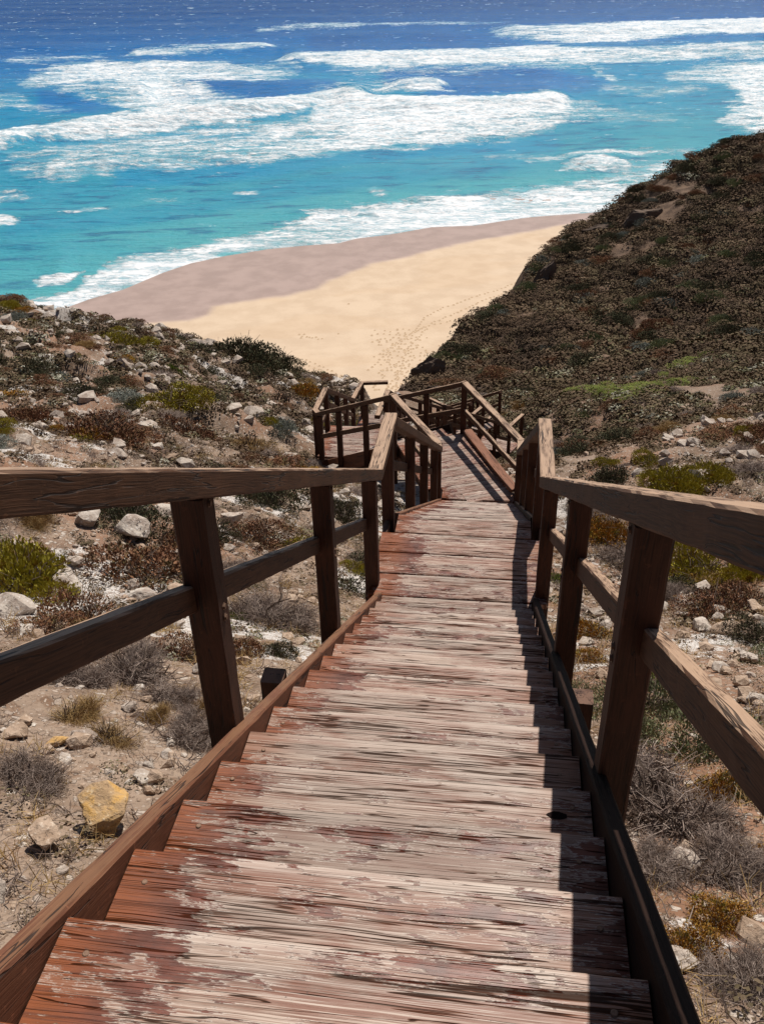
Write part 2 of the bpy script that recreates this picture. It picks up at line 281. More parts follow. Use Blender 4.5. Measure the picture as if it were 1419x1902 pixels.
def ground(x, y, rugged=True):
    sh = np.shape(x); x = np.asarray(x, float).ravel(); y = np.asarray(y, float).ravel()
    z = land0(x, y); r = np.hypot(x, y)
    sd = coast_dist(x, y); sdn = sd + fbm(x/3.5, y/3.5, 31, 4)*1.1*smooth(15, 40, r)
    amp = smooth(2, 30, r); wd = smooth(0.4, 2.5, walk_dist(x, y))
    if rugged:
        z = z + fbm(x/9, y/9, 3, 3)*0.9*amp*smooth(1.5, 8, walk_dist(x, y))
        f = fbm(x/1.3, y/1.3, 5, 5, 0.55); z = z + f*(0.05+0.16*amp)*(0.35+0.65*wd)
        rk = 1-np.abs(fbm(x/2.4+3, y/2.4, 9, 5, 0.55)); left = smooth(3, -2, x)*(1-smooth(45, 60, y))
        z = z + np.maximum(rk-0.80, 0)*1.2*(0.25+amp)*left*wd
        terr = fbm(x/6+4, y/2.2, 41, 4)
        z = z + smooth(0.05, 0.14, terr)*0.35*amp*left
        z = z + fbm(x/0.35, y/0.35, 13, 3)*0.022
        hillf = smooth(48, 62, y); z = z + (fbm(x/4.2, y/4.2, 51, 4, 0.55)*0.9 - np.abs(fbm(x/9+2, y/14, 57, 4, .55))*2.2)*hillf
    d = np.maximum(sdn, 0); z = z - d*1.9*(1+0.25*fbm(x/1.7, y/1.7, 61, 4)) + np.where(sdn > 0, np.maximum(0, 0.5-np.abs(d-3))*0.9, 0)
    z = np.maximum(z, -3.0)
    return z.reshape(sh)
def hit(x, y, tmax=170.0):
    """first point of the ground seen at chart position x, y"""
    v = pxdir(x, y); t = np.geomspace(1.0, tmax, 900); P = np.array([0, 0, EYE]) + v[None]*t[:, None]
    g = ground(P[:, 0], P[:, 1], False); k = np.argmax(P[:, 2] < g)
    p = P[k]; p[2] = ground(p[0:1], p[1:2])[0]; return p, t[k]

nr, nc = 760, 640
th = np.radians(np.linspace(-72, 72, nc)); rr = np.concatenate([[0.0], np.geomspace(0.7, 190, nr-1)])
RR, TT = np.meshgrid(rr, th, indexing='ij'); OY = -2.2
GX = RR*np.sin(TT); GY = OY + RR*np.cos(TT); GZ = ground(GX, GY)
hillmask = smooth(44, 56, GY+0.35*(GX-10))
cliffm = smooth(-0.5, 1.2, coast_dist(GX.ravel(), GY.ravel())).reshape(GX.shape)
def mat_ground():
    m = NM('stony hillside earth', 0.95, 0.15); p = m.pos(); x, y, z = m.xyz(p)
    n0 = m.noise(p, 0.35, 4, 0.6); n1 = m.noise(p, 1.3, 6, 0.65); n2 = m.noise(p, 9, 6, 0.65); n3 = m.noise(p, 60, 3, 0.6)
    earth = m.mix(m.step(n1, 0.35, 0.65), (0.15, 0.10, 0.07), (0.30, 0.22, 0.165)); earth = m.mix(m.step(n2, 0.5, 0.68), earth, (0.19, 0.115, 0.075))
    earth = m.mix(m.step(n0, 0.48, 0.60, 0.0, 0.6), earth, (0.26, 0.125, 0.07))
    wp = m.n('ShaderNodeVectorMath', operation='ADD'); nn = m.n('ShaderNodeTexNoise'); nn.inputs['Scale'].default_value = 14; nn.inputs['Detail'].default_value = 3
    sc_ = m.n('ShaderNodeVectorMath', operation='SCALE'); sc_.inputs['Scale'].default_value = 0.07; m.t.links.new(nn.outputs['Color'], sc_.inputs[0]); m.t.links.new(p, nn.inputs['Vector']); m.t.links.new(p, wp.inputs[0]); m.t.links.new(sc_.outputs[0], wp.inputs[1]); pw = wp.outputs[0]
    v = m.vor(pw, 19, out='Color'); vd = m.vor(pw, 19); gx = m.xyz(v)[0]
    peb = m.math('MULTIPLY', m.step(gx, 0.58, 0.62), m.step(vd, 0.46, 0.34)); pebc = m.mix(m.xyz(v)[1], (0.24, 0.17, 0.125), (0.50, 0.43, 0.37))
    v2 = m.vor(pw, 55, out='Color'); vd2 = m.vor(pw, 55); peb2 = m.math('MULTIPLY', m.step(m.xyz(v2)[0], 0.50, 0.54), m.step(vd2, 0.5, 0.38))
    c = m.mix(peb2, earth, m.mix(m.xyz(v2)[1], (0.15, 0.095, 0.065), (0.46, 0.37, 0.30))); c = m.mix(peb, c, pebc)
    lit_ = m.step(m.noise(pw, 28, 6, .7), .52, .62); c = m.mix(m.math('MULTIPLY', lit_, .55), c, (0.11, 0.072, 0.05))
    lime = m.math('ADD', m.attr('lime'), m.math('MULTIPLY', m.math('SUBTRACT', n2, 0.5), 0.9)); lm = m.step(lime, 0.48, 0.60)
    lc = m.mix(m.step(n3, 0.4, 0.6), (0.38, 0.33, 0.29), (0.60, 0.56, 0.53)); lc = m.mix(m.step(n2, 0.46, 0.36), lc, (0.20, 0.16, 0.135))
    c = m.mix(lm, c, lc)
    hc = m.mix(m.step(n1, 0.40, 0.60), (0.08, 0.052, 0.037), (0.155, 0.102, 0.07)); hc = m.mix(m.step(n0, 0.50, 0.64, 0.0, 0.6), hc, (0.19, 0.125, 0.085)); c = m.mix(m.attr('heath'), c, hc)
    cc = m.mix(m.step(n1, 0.4, 0.6), (0.055, 0.036, 0.026), (0.13, 0.085, 0.06)); c = m.mix(m.attr('cliff'), c, cc)
    m.col(c); m.bump(m.math('ADD', m.math('ADD', m.math('MULTIPLY', n2, 0.6), m.math('MULTIPLY', n3, 0.12)), m.math('ADD', m.math('MULTIPLY', peb, 0.25), m.math('MULTIPLY', peb2, 0.1))), 0.05, 0.9)
    return m.m
lime = (smooth(-0.05, 0.40, fbm(GX/2.2+9, GY/1.3, 77, 5, 0.62))*smooth(7, -1, GX)*0.9 + smooth(.05, .4, fbm(GX/1.3, GY/.8, 79, 5, .6))*.5)*(1-hillmask)
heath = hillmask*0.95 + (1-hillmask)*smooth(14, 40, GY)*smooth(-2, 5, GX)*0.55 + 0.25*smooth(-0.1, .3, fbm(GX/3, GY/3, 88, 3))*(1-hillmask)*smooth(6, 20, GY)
V = np.stack([GX.ravel(), GY.ravel(), GZ.ravel()], 1)
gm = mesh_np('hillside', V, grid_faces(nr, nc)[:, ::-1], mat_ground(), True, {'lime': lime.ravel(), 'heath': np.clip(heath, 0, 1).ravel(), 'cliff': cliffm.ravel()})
tag(link('hillside', gm), kind='structure')

# ------------------------------------------------------------------ shoreline, beach, sea
shore_px = [(-900, 700), (-300, 640), (-100, 612), (20, 592), (120, 577), (175, 557), (235, 540), (310, 508), (360, 491), (420, 478), (500, 465), (560, 459), (632, 454), (667, 445), (731, 437), (804, 424), (883, 421), (940, 412), (990, 405), (1100, 397), (1250, 380), (1500, 352), (2000, 310), (4000, 200)]
wet_px = [(-900, 760), (-200, 680), (100, 640), (280, 603), (350, 601), (385, 590), (398, 574), (450, 565), (525, 557), (590, 541), (610, 526), (693, 494), (769, 477), (845, 458), (921, 443), (998, 429), (1062, 416), (1300, 395), (2000, 350), (4000, 240)]
SHORE = np.array([on_level(x, y, 0)[:2] for x, y in shore_px]); WET = np.array([on_level(x, y, 0)[:2] for x, y in wet_px])
def sand_z(x, y):
    s = -polydist(x, y, SHORE)
    return np.clip(s*0.022, -1.5, 0.45) + np.maximum(s-25, 0)*0.02 + 0.03*fbm(x/3, y/3, 91, 3)*smooth(1, 8, s)
yy = np.geomspace(58, 330, 460); uu = np.linspace(-0.85, 1.1, 560)
BY, BU = np.meshgrid(yy, uu, indexing='ij'); BX = BU*BY
wn = fbm(BX/5, BY/5, 70, 4)
wetd = polydist(BX.ravel(), BY.ravel(), WET).reshape(BX.shape) + wn*0.9
shd = -polydist(BX.ravel(), BY.ravel(), SHORE).reshape(BX.shape)
# footprint trails as real dimples
trails_px = [[(982, 520), (930, 545), (880, 560), (850, 572), (820, 582), (795, 595), (780, 612), (768, 628), (745, 645), (720, 662), (700, 690), (678, 705)],
             [(975, 540), (900, 566), (850, 590), (810, 608), (780, 622), (760, 635), (735, 655), (718, 668)],
             [(862, 598), (820, 612), (790, 618), (768, 630)], [(525, 672), (560, 685), (590, 697), (640, 722)], [(520, 668), (575, 683), (610, 700), (655, 722)],
             [(720, 662), (722, 690), (740, 720)], [(790, 625), (760, 660), (742, 700), (735, 735)]]
fp = []
for tr in trails_px:
    pts = np.array([on_level(x, y, 0)[:2] for x, y in tr]); L = np.r_[0, np.cumsum(np.hypot(*np.diff(pts, axis=0).T))]
    for k, s in enumerate(np.arange(0, L[-1], 0.85)):
        q = np.array([np.interp(s, L, pts[:, 0]), np.interp(s, L, pts[:, 1])]); fp.append(q + rng.normal(0, .10, 2))
for k in range(190):
    x = rng.normal(742, 30); y = rng.uniform(622, 742)
    if x > 690 and y > 600 + (760-x)*0.2: fp.append(on_level(x, y, 0)[:2])
for x, y in [(557, 630), (562, 634), (566, 630), (571, 635), (576, 636), (581, 637), (588, 636), (592, 640), (599, 639), (560, 637), (629, 630), (648, 572)]: fp.append(on_level(x, y, 0)[:2])
fp = np.array(fp)
bz = sand_z(BX.ravel(), BY.ravel())
rut = smooth(0.10, 0.32, fbm(BX/14+2, BY/7, 71, 4)).ravel()
m = NM('beach sand', 0.9, 0.25); p = m.pos(); n1 = m.noise(p, 0.25, 5, 0.6); n2 = m.noise(p, 3, 5, 0.6); n3 = m.noise(m.scale(p, .05, .35, 1), 1, 4)
dry = m.mix(m.step(n1, 0.35, 0.65), (0.50, 0.375, 0.265), (0.56, 0.43, 0.31)); dry = m.mix(m.math('MULTIPLY', m.attr('rut'), 0.18), dry, (0.48, 0.32, 0.19)); dry = m.mix(m.step(n2, 0.55, 0.75, 0, 0.14), dry, (0.45, 0.30, 0.18))
dry = m.mix(m.attr('warm'), dry, (0.55, 0.35, 0.18))
wet = m.mix(m.step(n1, 0.35, 0.65), (0.32, 0.23, 0.195), (0.385, 0.28, 0.24))
wf = m.attr('wet'); m.col(m.mix(wf, dry, wet)); m.rough(m.mix(wf, (0.92,)*3, (0.38,)*3)); m.bump(n2, 0.05, 0.5)
M_SAND = m.m
warm = smooth(95, 78, BY + 0.02*BX).ravel()*0.5
Vb = np.stack([BX.ravel(), BY.ravel(), bz], 1)
bm_ = mesh_np('beach_sand', Vb, grid_faces(len(yy), len(uu))[:, ::-1], M_SAND, True, {'wet': smooth(-0.9, 0.9, wetd).ravel(), 'rut': rut, 'warm': warm})
tag(link('beach', bm_), kind='structure')
# footprints: shallow oval pits with pushed-up rims, laid on the sand
Vf, Ff, Df = [], [], []; K = 10
for i, (x, y) in enumerate(fp):
    if coast_dist(np.array([x]), np.array([y]))[0] < 2: continue
    z = float(sand_z(np.array([x]), np.array([y]))[0])+0.012; b = len(Vf); a0 = rng.uniform(0, 6.3); s = rng.uniform(.8, 1.25)
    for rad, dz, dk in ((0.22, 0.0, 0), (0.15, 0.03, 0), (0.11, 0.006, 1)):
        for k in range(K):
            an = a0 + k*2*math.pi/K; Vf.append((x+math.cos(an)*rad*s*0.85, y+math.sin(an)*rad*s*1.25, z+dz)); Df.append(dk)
    for j in (0, 1):
        for k in range(K): Ff.append((b+j*K+k, b+j*K+(k+1) % K, b+(j+1)*K+(k+1) % K, b+(j+1)*K+k))
    for k in range(0, K-2, 2): Ff.append((b+2*K, b+2*K+k+1, b+2*K+k+2, b+2*K+(k+3) % K if k+3 < K else b+2*K))
Ff = [f for f in Ff if len(set(f)) == 4]
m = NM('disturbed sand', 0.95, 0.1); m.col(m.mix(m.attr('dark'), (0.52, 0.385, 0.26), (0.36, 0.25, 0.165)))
tag(link('footprints', mesh_np('footprints', Vf, Ff, m.m, True, {'dark': Df})), 'trails of footprints trodden across the dry beach sand', 'footprints', kind='stuff')

# ---- sea: chart of foam bands given on the water plane
def band(px, py, cols, soft=4.0):
    soft = soft*2.3
    c = np.array(cols, float); o = (px > c[0, 0]) & (px < c[-1, 0])
    t = np.interp(px, c[:, 0], c[:, 1]); b = np.interp(px, c[:, 0], c[:, 2]); s = np.interp(px, c[:, 0], c[:, 3])
    e = np.minimum(smooth(c[0, 0], c[0, 0]+25, px), smooth(c[-1, 0], c[-1, 0]-25, px))
    return np.where(o, smooth(t-soft, t+soft*0.6, py)*smooth(b+soft, b-soft*0.6, py)*s*e, 0)
ny, nx = 1150, 820
sy = np.concatenate([np.geomspace(92, 1500, ny-30), np.geomspace(1550, 15000, 30)]); su = np.linspace(-0.75, 0.95, nx)
SY, SU = np.meshgrid(sy, su, indexing='ij'); SX = SU*SY
PX, PY = project(np.stack([SX.ravel(), SY.ravel(), np.zeros(SX.size)], 1))
wx = fbm(PX/60, PY/14, 201, 5, .6)*1.0; pyw = PY + wx*9.0*np.clip((PY+60)/200, .35, 1.3); pxw = PX + fbm(PX/40, PY/12, 207, 4, .6)*26
sc1 = np.clip((PY+90)/250, 0.3, 2)
foam = np.zeros(PX.shape)
def add(cols, soft=4.0):
    global foam
    foam = np.maximum(foam, band(pxw, pyw, cols, soft))
crest = [(-60, 262, 285, 1), (0, 260, 282, 1), (100, 243, 262, 1), (190, 231, 252, 1), (330, 212, 240, 1), (470, 200, 225, 1.0), (560, 188, 210, 1), (622, 179, 198, 1), (640, 184, 192, .8), (700, 180, 190, .6)]
add(crest, 3)
add([(60, 318, 327, .8), (90, 300, 326, .85), (240, 268, 322, .66), (330, 250, 316, .72), (470, 232, 308, .72), (600, 215, 290, .85), (690, 200, 278, 1.0), (850, 192, 262, 1.0), (960, 190, 252, .95), (1030, 186, 240, .85), (1062, 184, 225, .7), (1200, 205, 232, .34), (1300, 210, 235, .2)], 5)
add([(0, 285, 320, .4), (60, 280, 325, .45), (200, 255, 320, .62), (500, 225, 300, .7)], 7)
add([(560, 190, 240, .9), (690, 192, 240, 1.1), (900, 190, 232, 1.1), (1055, 181, 205, 1.1), (1062, 182, 195, .9)], 3)
add([(30, 132, 165, .55), (100, 125, 165, .75), (170, 120, 158, .95), (300, 117, 152, .95), (400, 116, 150, .9), (500, 124, 148, .7), (560, 120, 140, .4)], 4)
add([(170, 140, 170, .5), (235, 150, 215, .8), (300, 150, 230, .95), (370, 160, 225, .85), (420, 175, 218, .6), (480, 185, 205, .4)], 6)
add([(90, 160, 185, .5), (180, 162, 190, .6), (260, 165, 195, .6), (300, 170, 190, .5)], 4)
add([(-40, 183, 205, .55), (30, 186, 203, .5), (100, 205, 215, .4), (160, 212, 220, .3)], 3)
add([(505, 108, 117, .8), (600, 106, 120, .95), (760, 103, 122, 1.0), (900, 99, 119, 1.0), (1040, 94, 116, 1.0), (1060, 100, 120, .9), (1160, 101, 118, .85), (1300, 94, 110, .8), (1419, 88, 106, .75), (1600, 80, 100, .7)], 2.5)
add([(600, 118, 135, .4), (800, 116, 134, .45), (1000, 115, 128, .5), (1100, 112, 122, .4)], 4)
add([(900, 56, 68, .5), (960, 54, 70, .7), (1050, 50, 76, .9), (1120, 47, 76, 1.0), (1200, 46, 72, 1.0), (1300, 47, 66, 1.0), (1419, 38, 62, 1.0), (1700, 20, 50, 1)], 2.5)
add([(220, 98, 106, .7), (260, 96, 105, .9), (300, 94, 102, .7), (420, 86, 94, .7), (500, 84, 91, 1.0), (530, 84, 90, .7)], 2)
add([(0, 108, 116, .6), (120, 104, 114, .5), (210, 103, 111, .5)], 3)
add([(460, 56, 62, .5), (560, 46, 53, .6), (640, 42, 49, .65), (760, 40, 47, .6), (900, 40, 46, .5), (960, 42, 48, .4)], 2)
add([(690, 168, 180, .5), (740, 162, 178, .8), (820, 155, 172, .9), (845, 158, 172, .6)], 3)
add([(560, 165, 180, .35), (660, 160, 178, .4), (740, 150, 175, .5)], 5)
add([(700, 150, 158, .6), (790, 145, 154, .4)], 3)
add([(1225, 140, 152, .6), (1290, 128, 150, .8), (1340, 122, 158, .9), (1380, 120, 185, 1.0), (1419, 118, 235, 1.0), (1600, 110, 260, 1)], 6)
add([(1330, 200, 228, .7), (1380, 190, 235, .9), (1500, 180, 260, .9)], 6)
add([(1090, 122, 126, .5), (1140, 136, 147, .9), (1160, 142, 150, .4)], 2)
add([(1020, 310, 318, .7), (1060, 302, 318, .95), (1110, 298, 322, 1.0), (1165, 302, 320, .8), (1190, 312, 320, .5)], 3)
add([(960, 284, 298, .5), (1020, 284, 296, .55), (1080, 281, 292, .8), (1160, 279, 290, .9), (1230, 276, 288, .7), (1300, 270, 290, .5)], 3)
add([(890, 285, 298, .5), (960, 283, 296, .7), (1010, 286, 294, .5)], 3)
add([(-30, 402, 418, 1), (20, 402, 415, 1), (45, 402, 408, .6)], 2); add([(60, 525, 532, .9), (105, 514, 526, 1), (150, 501, 514, 1), (160, 500, 508, .7)], 2)
add([(95, 390, 396, .5), (200, 384, 390, .8), (215, 382, 388, .5)], 2); add([(-30, 352, 378, .55), (30, 355, 376, .45), (70, 362, 372, .3)], 4)
add([(255, 370, 376, .4), (300, 366, 373, .6), (345, 365, 370, .3)], 2); add([(430, 356, 362, .5), (480, 352, 360, .8), (500, 353, 358, .5)], 2)
add([(680, 353, 360, .5), (690, 352, 358, .8), (735, 352, 358, .3)], 2); add([(360, 418, 425, .6), (400, 416, 423, .6)], 2); add([(550, 396, 402, .8), (600, 388, 400, .9), (640, 388, 396, .5)], 3)
add([(1150, 300, 320, .4), (1240, 300, 316, .6), (1260, 305, 313, .4)], 3)
add([(1100, 160, 172, .35), (1250, 165, 178, .5), (1330, 165, 175, .4)], 4)
add([(1050, 345, 400, .85), (1150, 325, 390, .8), (1230, 310, 375, .75), (1400, 290, 350, .7)], 5)
# shore break
add([(-300, 600, 660, 1), (-60, 572, 604, 1), (30, 565, 592, 1), (105, 552, 580, 1), (135, 538, 570, 1), (175, 515, 560, 1), (200, 492, 552, 1), (260, 474, 530, 1), (350, 462, 495, 1), (425, 446, 478, 1), (480, 428, 468, .95), (555, 412, 455, .95),
     (600, 390, 452, .95), (710, 375, 438, .98), (830, 365, 423, 1.05), (900, 360, 420, 1.05), (1000, 350, 405, 1), (1100, 343, 397, .95), (1200, 333, 385, .9), (1500, 290, 360, .9)], 6)
SDS = polydist(SX.ravel(), SY.ravel(), SHORE)                       # + offshore
foam = np.maximum(foam, smooth(1.2, 0.2, np.abs(SDS-0.4))*0.75*smooth(-0.6, .1, SDS))
caps = smooth(0.40, 0.62, fbm(SX.ravel()/7, SY.ravel()/2.0, 210, 4, .55))*0.72*smooth(35, 80, SDS)
foam = np.maximum(foam, caps)
foam2 = foam + (fbm(SX.ravel()/9, SY.ravel()/3.2, 220, 5, .62))*0.55*smooth(0.04, 0.25, foam)*smooth(1.15, .8, foam)
r_ = np.hypot(SX.ravel(), SY.ravel())
h = 0.55*np.sin((SY.ravel()+0.25*SX.ravel()+10*fbm(SX.ravel()/60, SY.ravel()/60, 230, 2))/11.0)*smooth(15, 70, SDS) + 0.35*fbm(SX.ravel()/9, SY.ravel()/4, 240, 4)*smooth(2, 30, SDS)
def crestline(cols, height):
    """a breaking roller: rises along its crest, steep toward the shore"""
    c = np.array(cols, float); t = np.interp(PX, c[:, 0], c[:, 1]); e = smooth(c[0, 0], c[0, 0]+60, PX)*smooth(c[-1, 0], c[-1, 0]-40, PX)
    q = (PY-t)/np.clip((PY+110)/310, .3, 2)
    return height*e*np.exp(-np.where(q > 0, (q/9.0)**2, (q/26.0)**2))
h = h + crestline([(-100, 282), (0, 272), (100, 252), (190, 240), (330, 225), (470, 212), (622, 189), (700, 186)], 3.0)
h = h + crestline([(600, 200), (850, 200), (1000, 195), (1065, 190)], 2.6) + crestline([(500, 112), (760, 110), (1040, 105), (1419, 98), (1700, 90)], 2.8)
h = h + crestline([(900, 62), (1100, 60), (1419, 50), (1700, 40)], 2.8) + crestline([(-100, 190), (80, 185), (200, 180), (300, 178)], 2.2) + crestline([(700, 172), (840, 165)], 2.2)
h = h + crestline([(220, 102), (420, 92), (520, 88)], 1.3) + crestline([(60, 322), (250, 312), (600, 288), (900, 256)], 0.7) + crestline([(60, 530), (150, 508)], 0.5) + crestline([(1030, 308), (1180, 308)], 0.8)
h = h + foam*(0.55*fbm(SX.ravel()/2.2, SY.ravel()/1.6, 250, 4, .6)+.5*fbm(SX.ravel()/9, SY.ravel()/3, 251, 3))*smooth(3, 20, SDS) + 0.04*smooth(-1, 2, SDS)
h = h*smooth(-1, 12, SDS) - 0.02
keep = SDS > -2.5
def mat_sea():
    m = NM('sea water', 0.3, 0.10); p = m.pos(); x, y, z = m.xyz(p); d = m.attr('depth'); f = m.attr('foam')
    n1 = m.noise(m.scale(p, .02, .06, 1), 1, 4, .55); n2 = m.noise(m.scale(p, .25, .9, 1), 1, 5, .6); n3 = m.noise(m.scale(p, 1.0, 2.8, 1), 1, 4, .65); n4 = m.noise(m.scale(p, .55, .95, 1), 1, 8, .72, .8)
    cr_ = m.n('ShaderNodeValToRGB'); e = cr_.color_ramp.elements
    stops = [(0.0, (0.22, 0.34, 0.32)), (0.05, (0.085, 0.36, 0.38)), (0.22, (0.032, 0.27, 0.37)), (0.42, (0.013, 0.235, 0.42)), (0.58, (0.007, 0.15, 0.40)), (0.74, (0.004, 0.105, 0.34)), (1.0, (0.002, 0.052, 0.21))]
    e[0].position = 0; e[0].color = (*stops[0][1], 1); e[1].position = 1; e[1].color = (*stops[-1][1], 1)
    for s_, c_ in stops[1:-1]: q = e.new(s_); q.color = (*c_, 1)
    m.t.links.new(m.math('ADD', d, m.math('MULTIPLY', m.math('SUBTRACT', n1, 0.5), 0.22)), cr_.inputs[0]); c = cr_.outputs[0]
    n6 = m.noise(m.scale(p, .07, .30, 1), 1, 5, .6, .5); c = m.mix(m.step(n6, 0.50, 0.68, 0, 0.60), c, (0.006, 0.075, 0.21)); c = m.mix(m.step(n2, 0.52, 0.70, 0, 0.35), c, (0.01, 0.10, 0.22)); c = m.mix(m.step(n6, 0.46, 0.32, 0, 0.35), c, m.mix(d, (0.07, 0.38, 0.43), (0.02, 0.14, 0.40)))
    n5 = m.noise(m.scale(p, .09, .34, 1), 1, 7, .68, .8); inv = m.math('SUBTRACT', 1.50, m.math('MULTIPLY', f, 0.95)); lace = m.math('ADD', f, m.math('MULTIPLY', m.math('MULTIPLY', m.math('SUBTRACT', n4, 0.5), inv), 2.7)); lace = m.math('ADD', lace, m.math('MULTIPLY', m.math('MULTIPLY', m.math('SUBTRACT', n5, 0.5), inv), 2.4))
    fm = m.math('MULTIPLY', m.step(lace, 0.42, 1.15), m.step(f, 0.04, 0.34))
    fleck = m.math('MULTIPLY', m.step(n3, 0.69, 0.76), m.step(d, 0.2, 0.4, 0.35, 0.8)); fm = m.math('MAXIMUM', fm, fleck)
    soft = m.math('MULTIPLY', m.step(f, 0.12, 0.8), 0.55)
    c = m.mix(soft, c, (0.26, 0.50, 0.58)); c = m.mix(fm, c, m.mix(m.step(m.math('ADD', m.math('MULTIPLY', n4, .6), m.math('MULTIPLY', n5, .4)), .40, .58), (0.55, 0.64, 0.70), (0.82, 0.82, 0.83))); m.col(c)
    m.rough(m.mix(fm, (0.22,)*3, (0.85,)*3)); m.bump(m.math('ADD', m.math('MULTIPLY', n2, 1.0), m.math('ADD', m.math('MULTIPLY', n3, 0.45), m.math('MULTIPLY', m.math('MULTIPLY', fm, n4), 0.7))), 0.6, 0.9)
    return m.m
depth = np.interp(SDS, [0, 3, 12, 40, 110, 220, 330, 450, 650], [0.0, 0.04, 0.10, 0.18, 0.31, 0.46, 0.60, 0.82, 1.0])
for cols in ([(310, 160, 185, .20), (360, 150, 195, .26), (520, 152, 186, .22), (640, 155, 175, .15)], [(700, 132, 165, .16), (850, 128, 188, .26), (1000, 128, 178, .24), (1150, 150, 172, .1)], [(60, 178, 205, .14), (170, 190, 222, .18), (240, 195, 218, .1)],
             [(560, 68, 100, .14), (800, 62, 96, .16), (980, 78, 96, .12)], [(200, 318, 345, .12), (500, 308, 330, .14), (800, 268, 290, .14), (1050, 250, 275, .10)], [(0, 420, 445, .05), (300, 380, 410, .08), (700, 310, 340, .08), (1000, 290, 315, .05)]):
    depth = depth + band(PX, PY, cols, 4.5)  # darker bands: deeper patches plus swell shading painted in as depth
Vs = np.stack([SX.ravel(), SY.ravel(), h], 1); Fs = grid_faces(ny, nx)[:, ::-1]; Fs = Fs[keep[Fs].all(1)]
idx = np.full(len(Vs), -1); us = np.unique(Fs); idx[us] = np.arange(len(us))
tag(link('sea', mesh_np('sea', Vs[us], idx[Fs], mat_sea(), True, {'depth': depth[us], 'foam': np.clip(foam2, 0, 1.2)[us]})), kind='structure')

# ------------------------------------------------------------------ timber stairway
stair = bpy.data.objects.new('timber_stairway', None); COL.objects.link(stair); stair.location = Vector(P0)
bpy.context.view_layer.update()
tag(stair, 'weathered brown timber stairway with handrails zigzagging down to the beach', 'stairway')
def basis(o, X, Y):
    X = Vector(X).normalized(); Z = X.cross(Vector(Y)).normalized(); Y = Z.cross(X)
    return Matrix(((X.x, Y.x, Z.x, o[0]), (X.y, Y.y, Z.y, o[1]), (X.z, Y.z, Z.z, o[2]), (0, 0, 0, 1)))
def bar_mesh(L, wd, ht, nseg=None, ch=0.006, jit=0.0015, seed=0, centre=False):
    """bar along local X, chamfered; section wd (Y) x ht (Z), origin on its axis start"""
    n = nseg or max(2, int(L/0.07)); y, z = wd/2, ht/2
    sec = [(-y+ch, -z), (y-ch, -z), (y, -z+ch), (y, z-ch), (y-ch, z), (-y+ch, z), (-y, z-ch), (-y, -z+ch)]
    xs = np.linspace(0, L, n+1) - (L/2 if centre else 0); V = []
    for i, xx in enumerate(xs):
        for k, (a, b) in enumerate(sec):
            j = (vnoise(xx*9+seed*7.7, k*3.1+seed, 3)-.5)*2*jit; jz = (vnoise(xx*11+seed*3.3, k*5.1+seed, 4)-.5)*2*jit
            V.append((xx, a+j, b+jz))
    F = []
    for i in range(n):
        for k in range(8): F.append((i*8+k, i*8+(k+1) % 8, (i+1)*8+(k+1) % 8, (i+1)*8+k))
    for b, flip in ((0, 1), (n*8, 0)):
        for q in ((0, 1, 2, 7), (2, 3, 6, 7), (3, 4, 5, 6)):
            f = tuple(b+t for t in q); F.append(f[::-1] if flip else f)
    return V, F
SEED = [0]
def beam(name, p, q, wd, ht, mat, up=(0, 0, 1), parent=stair, jit=0.0015, label=None, ext=0.0):
    p = Vector(p); q = Vector(q); X = (q-p).normalized(); p = p-X*ext; q = q+X*ext; SEED[0] += 1
    Y = Vector(up).cross(X)
    if Y.length < 1e-4: Y = Vector((0, 1, 0))
    V, F = bar_mesh((q-p).length, wd, ht, jit=jit, seed=SEED[0]); o = link(name, mesh_np(name, V, F, mat))
    o.parent = parent; o.matrix_parent_inverse = Matrix.Identity(4); o.matrix_basis = parent.matrix_world.inverted() @ basis(p, X, Y)
    if label: o['label'] = label
    return o
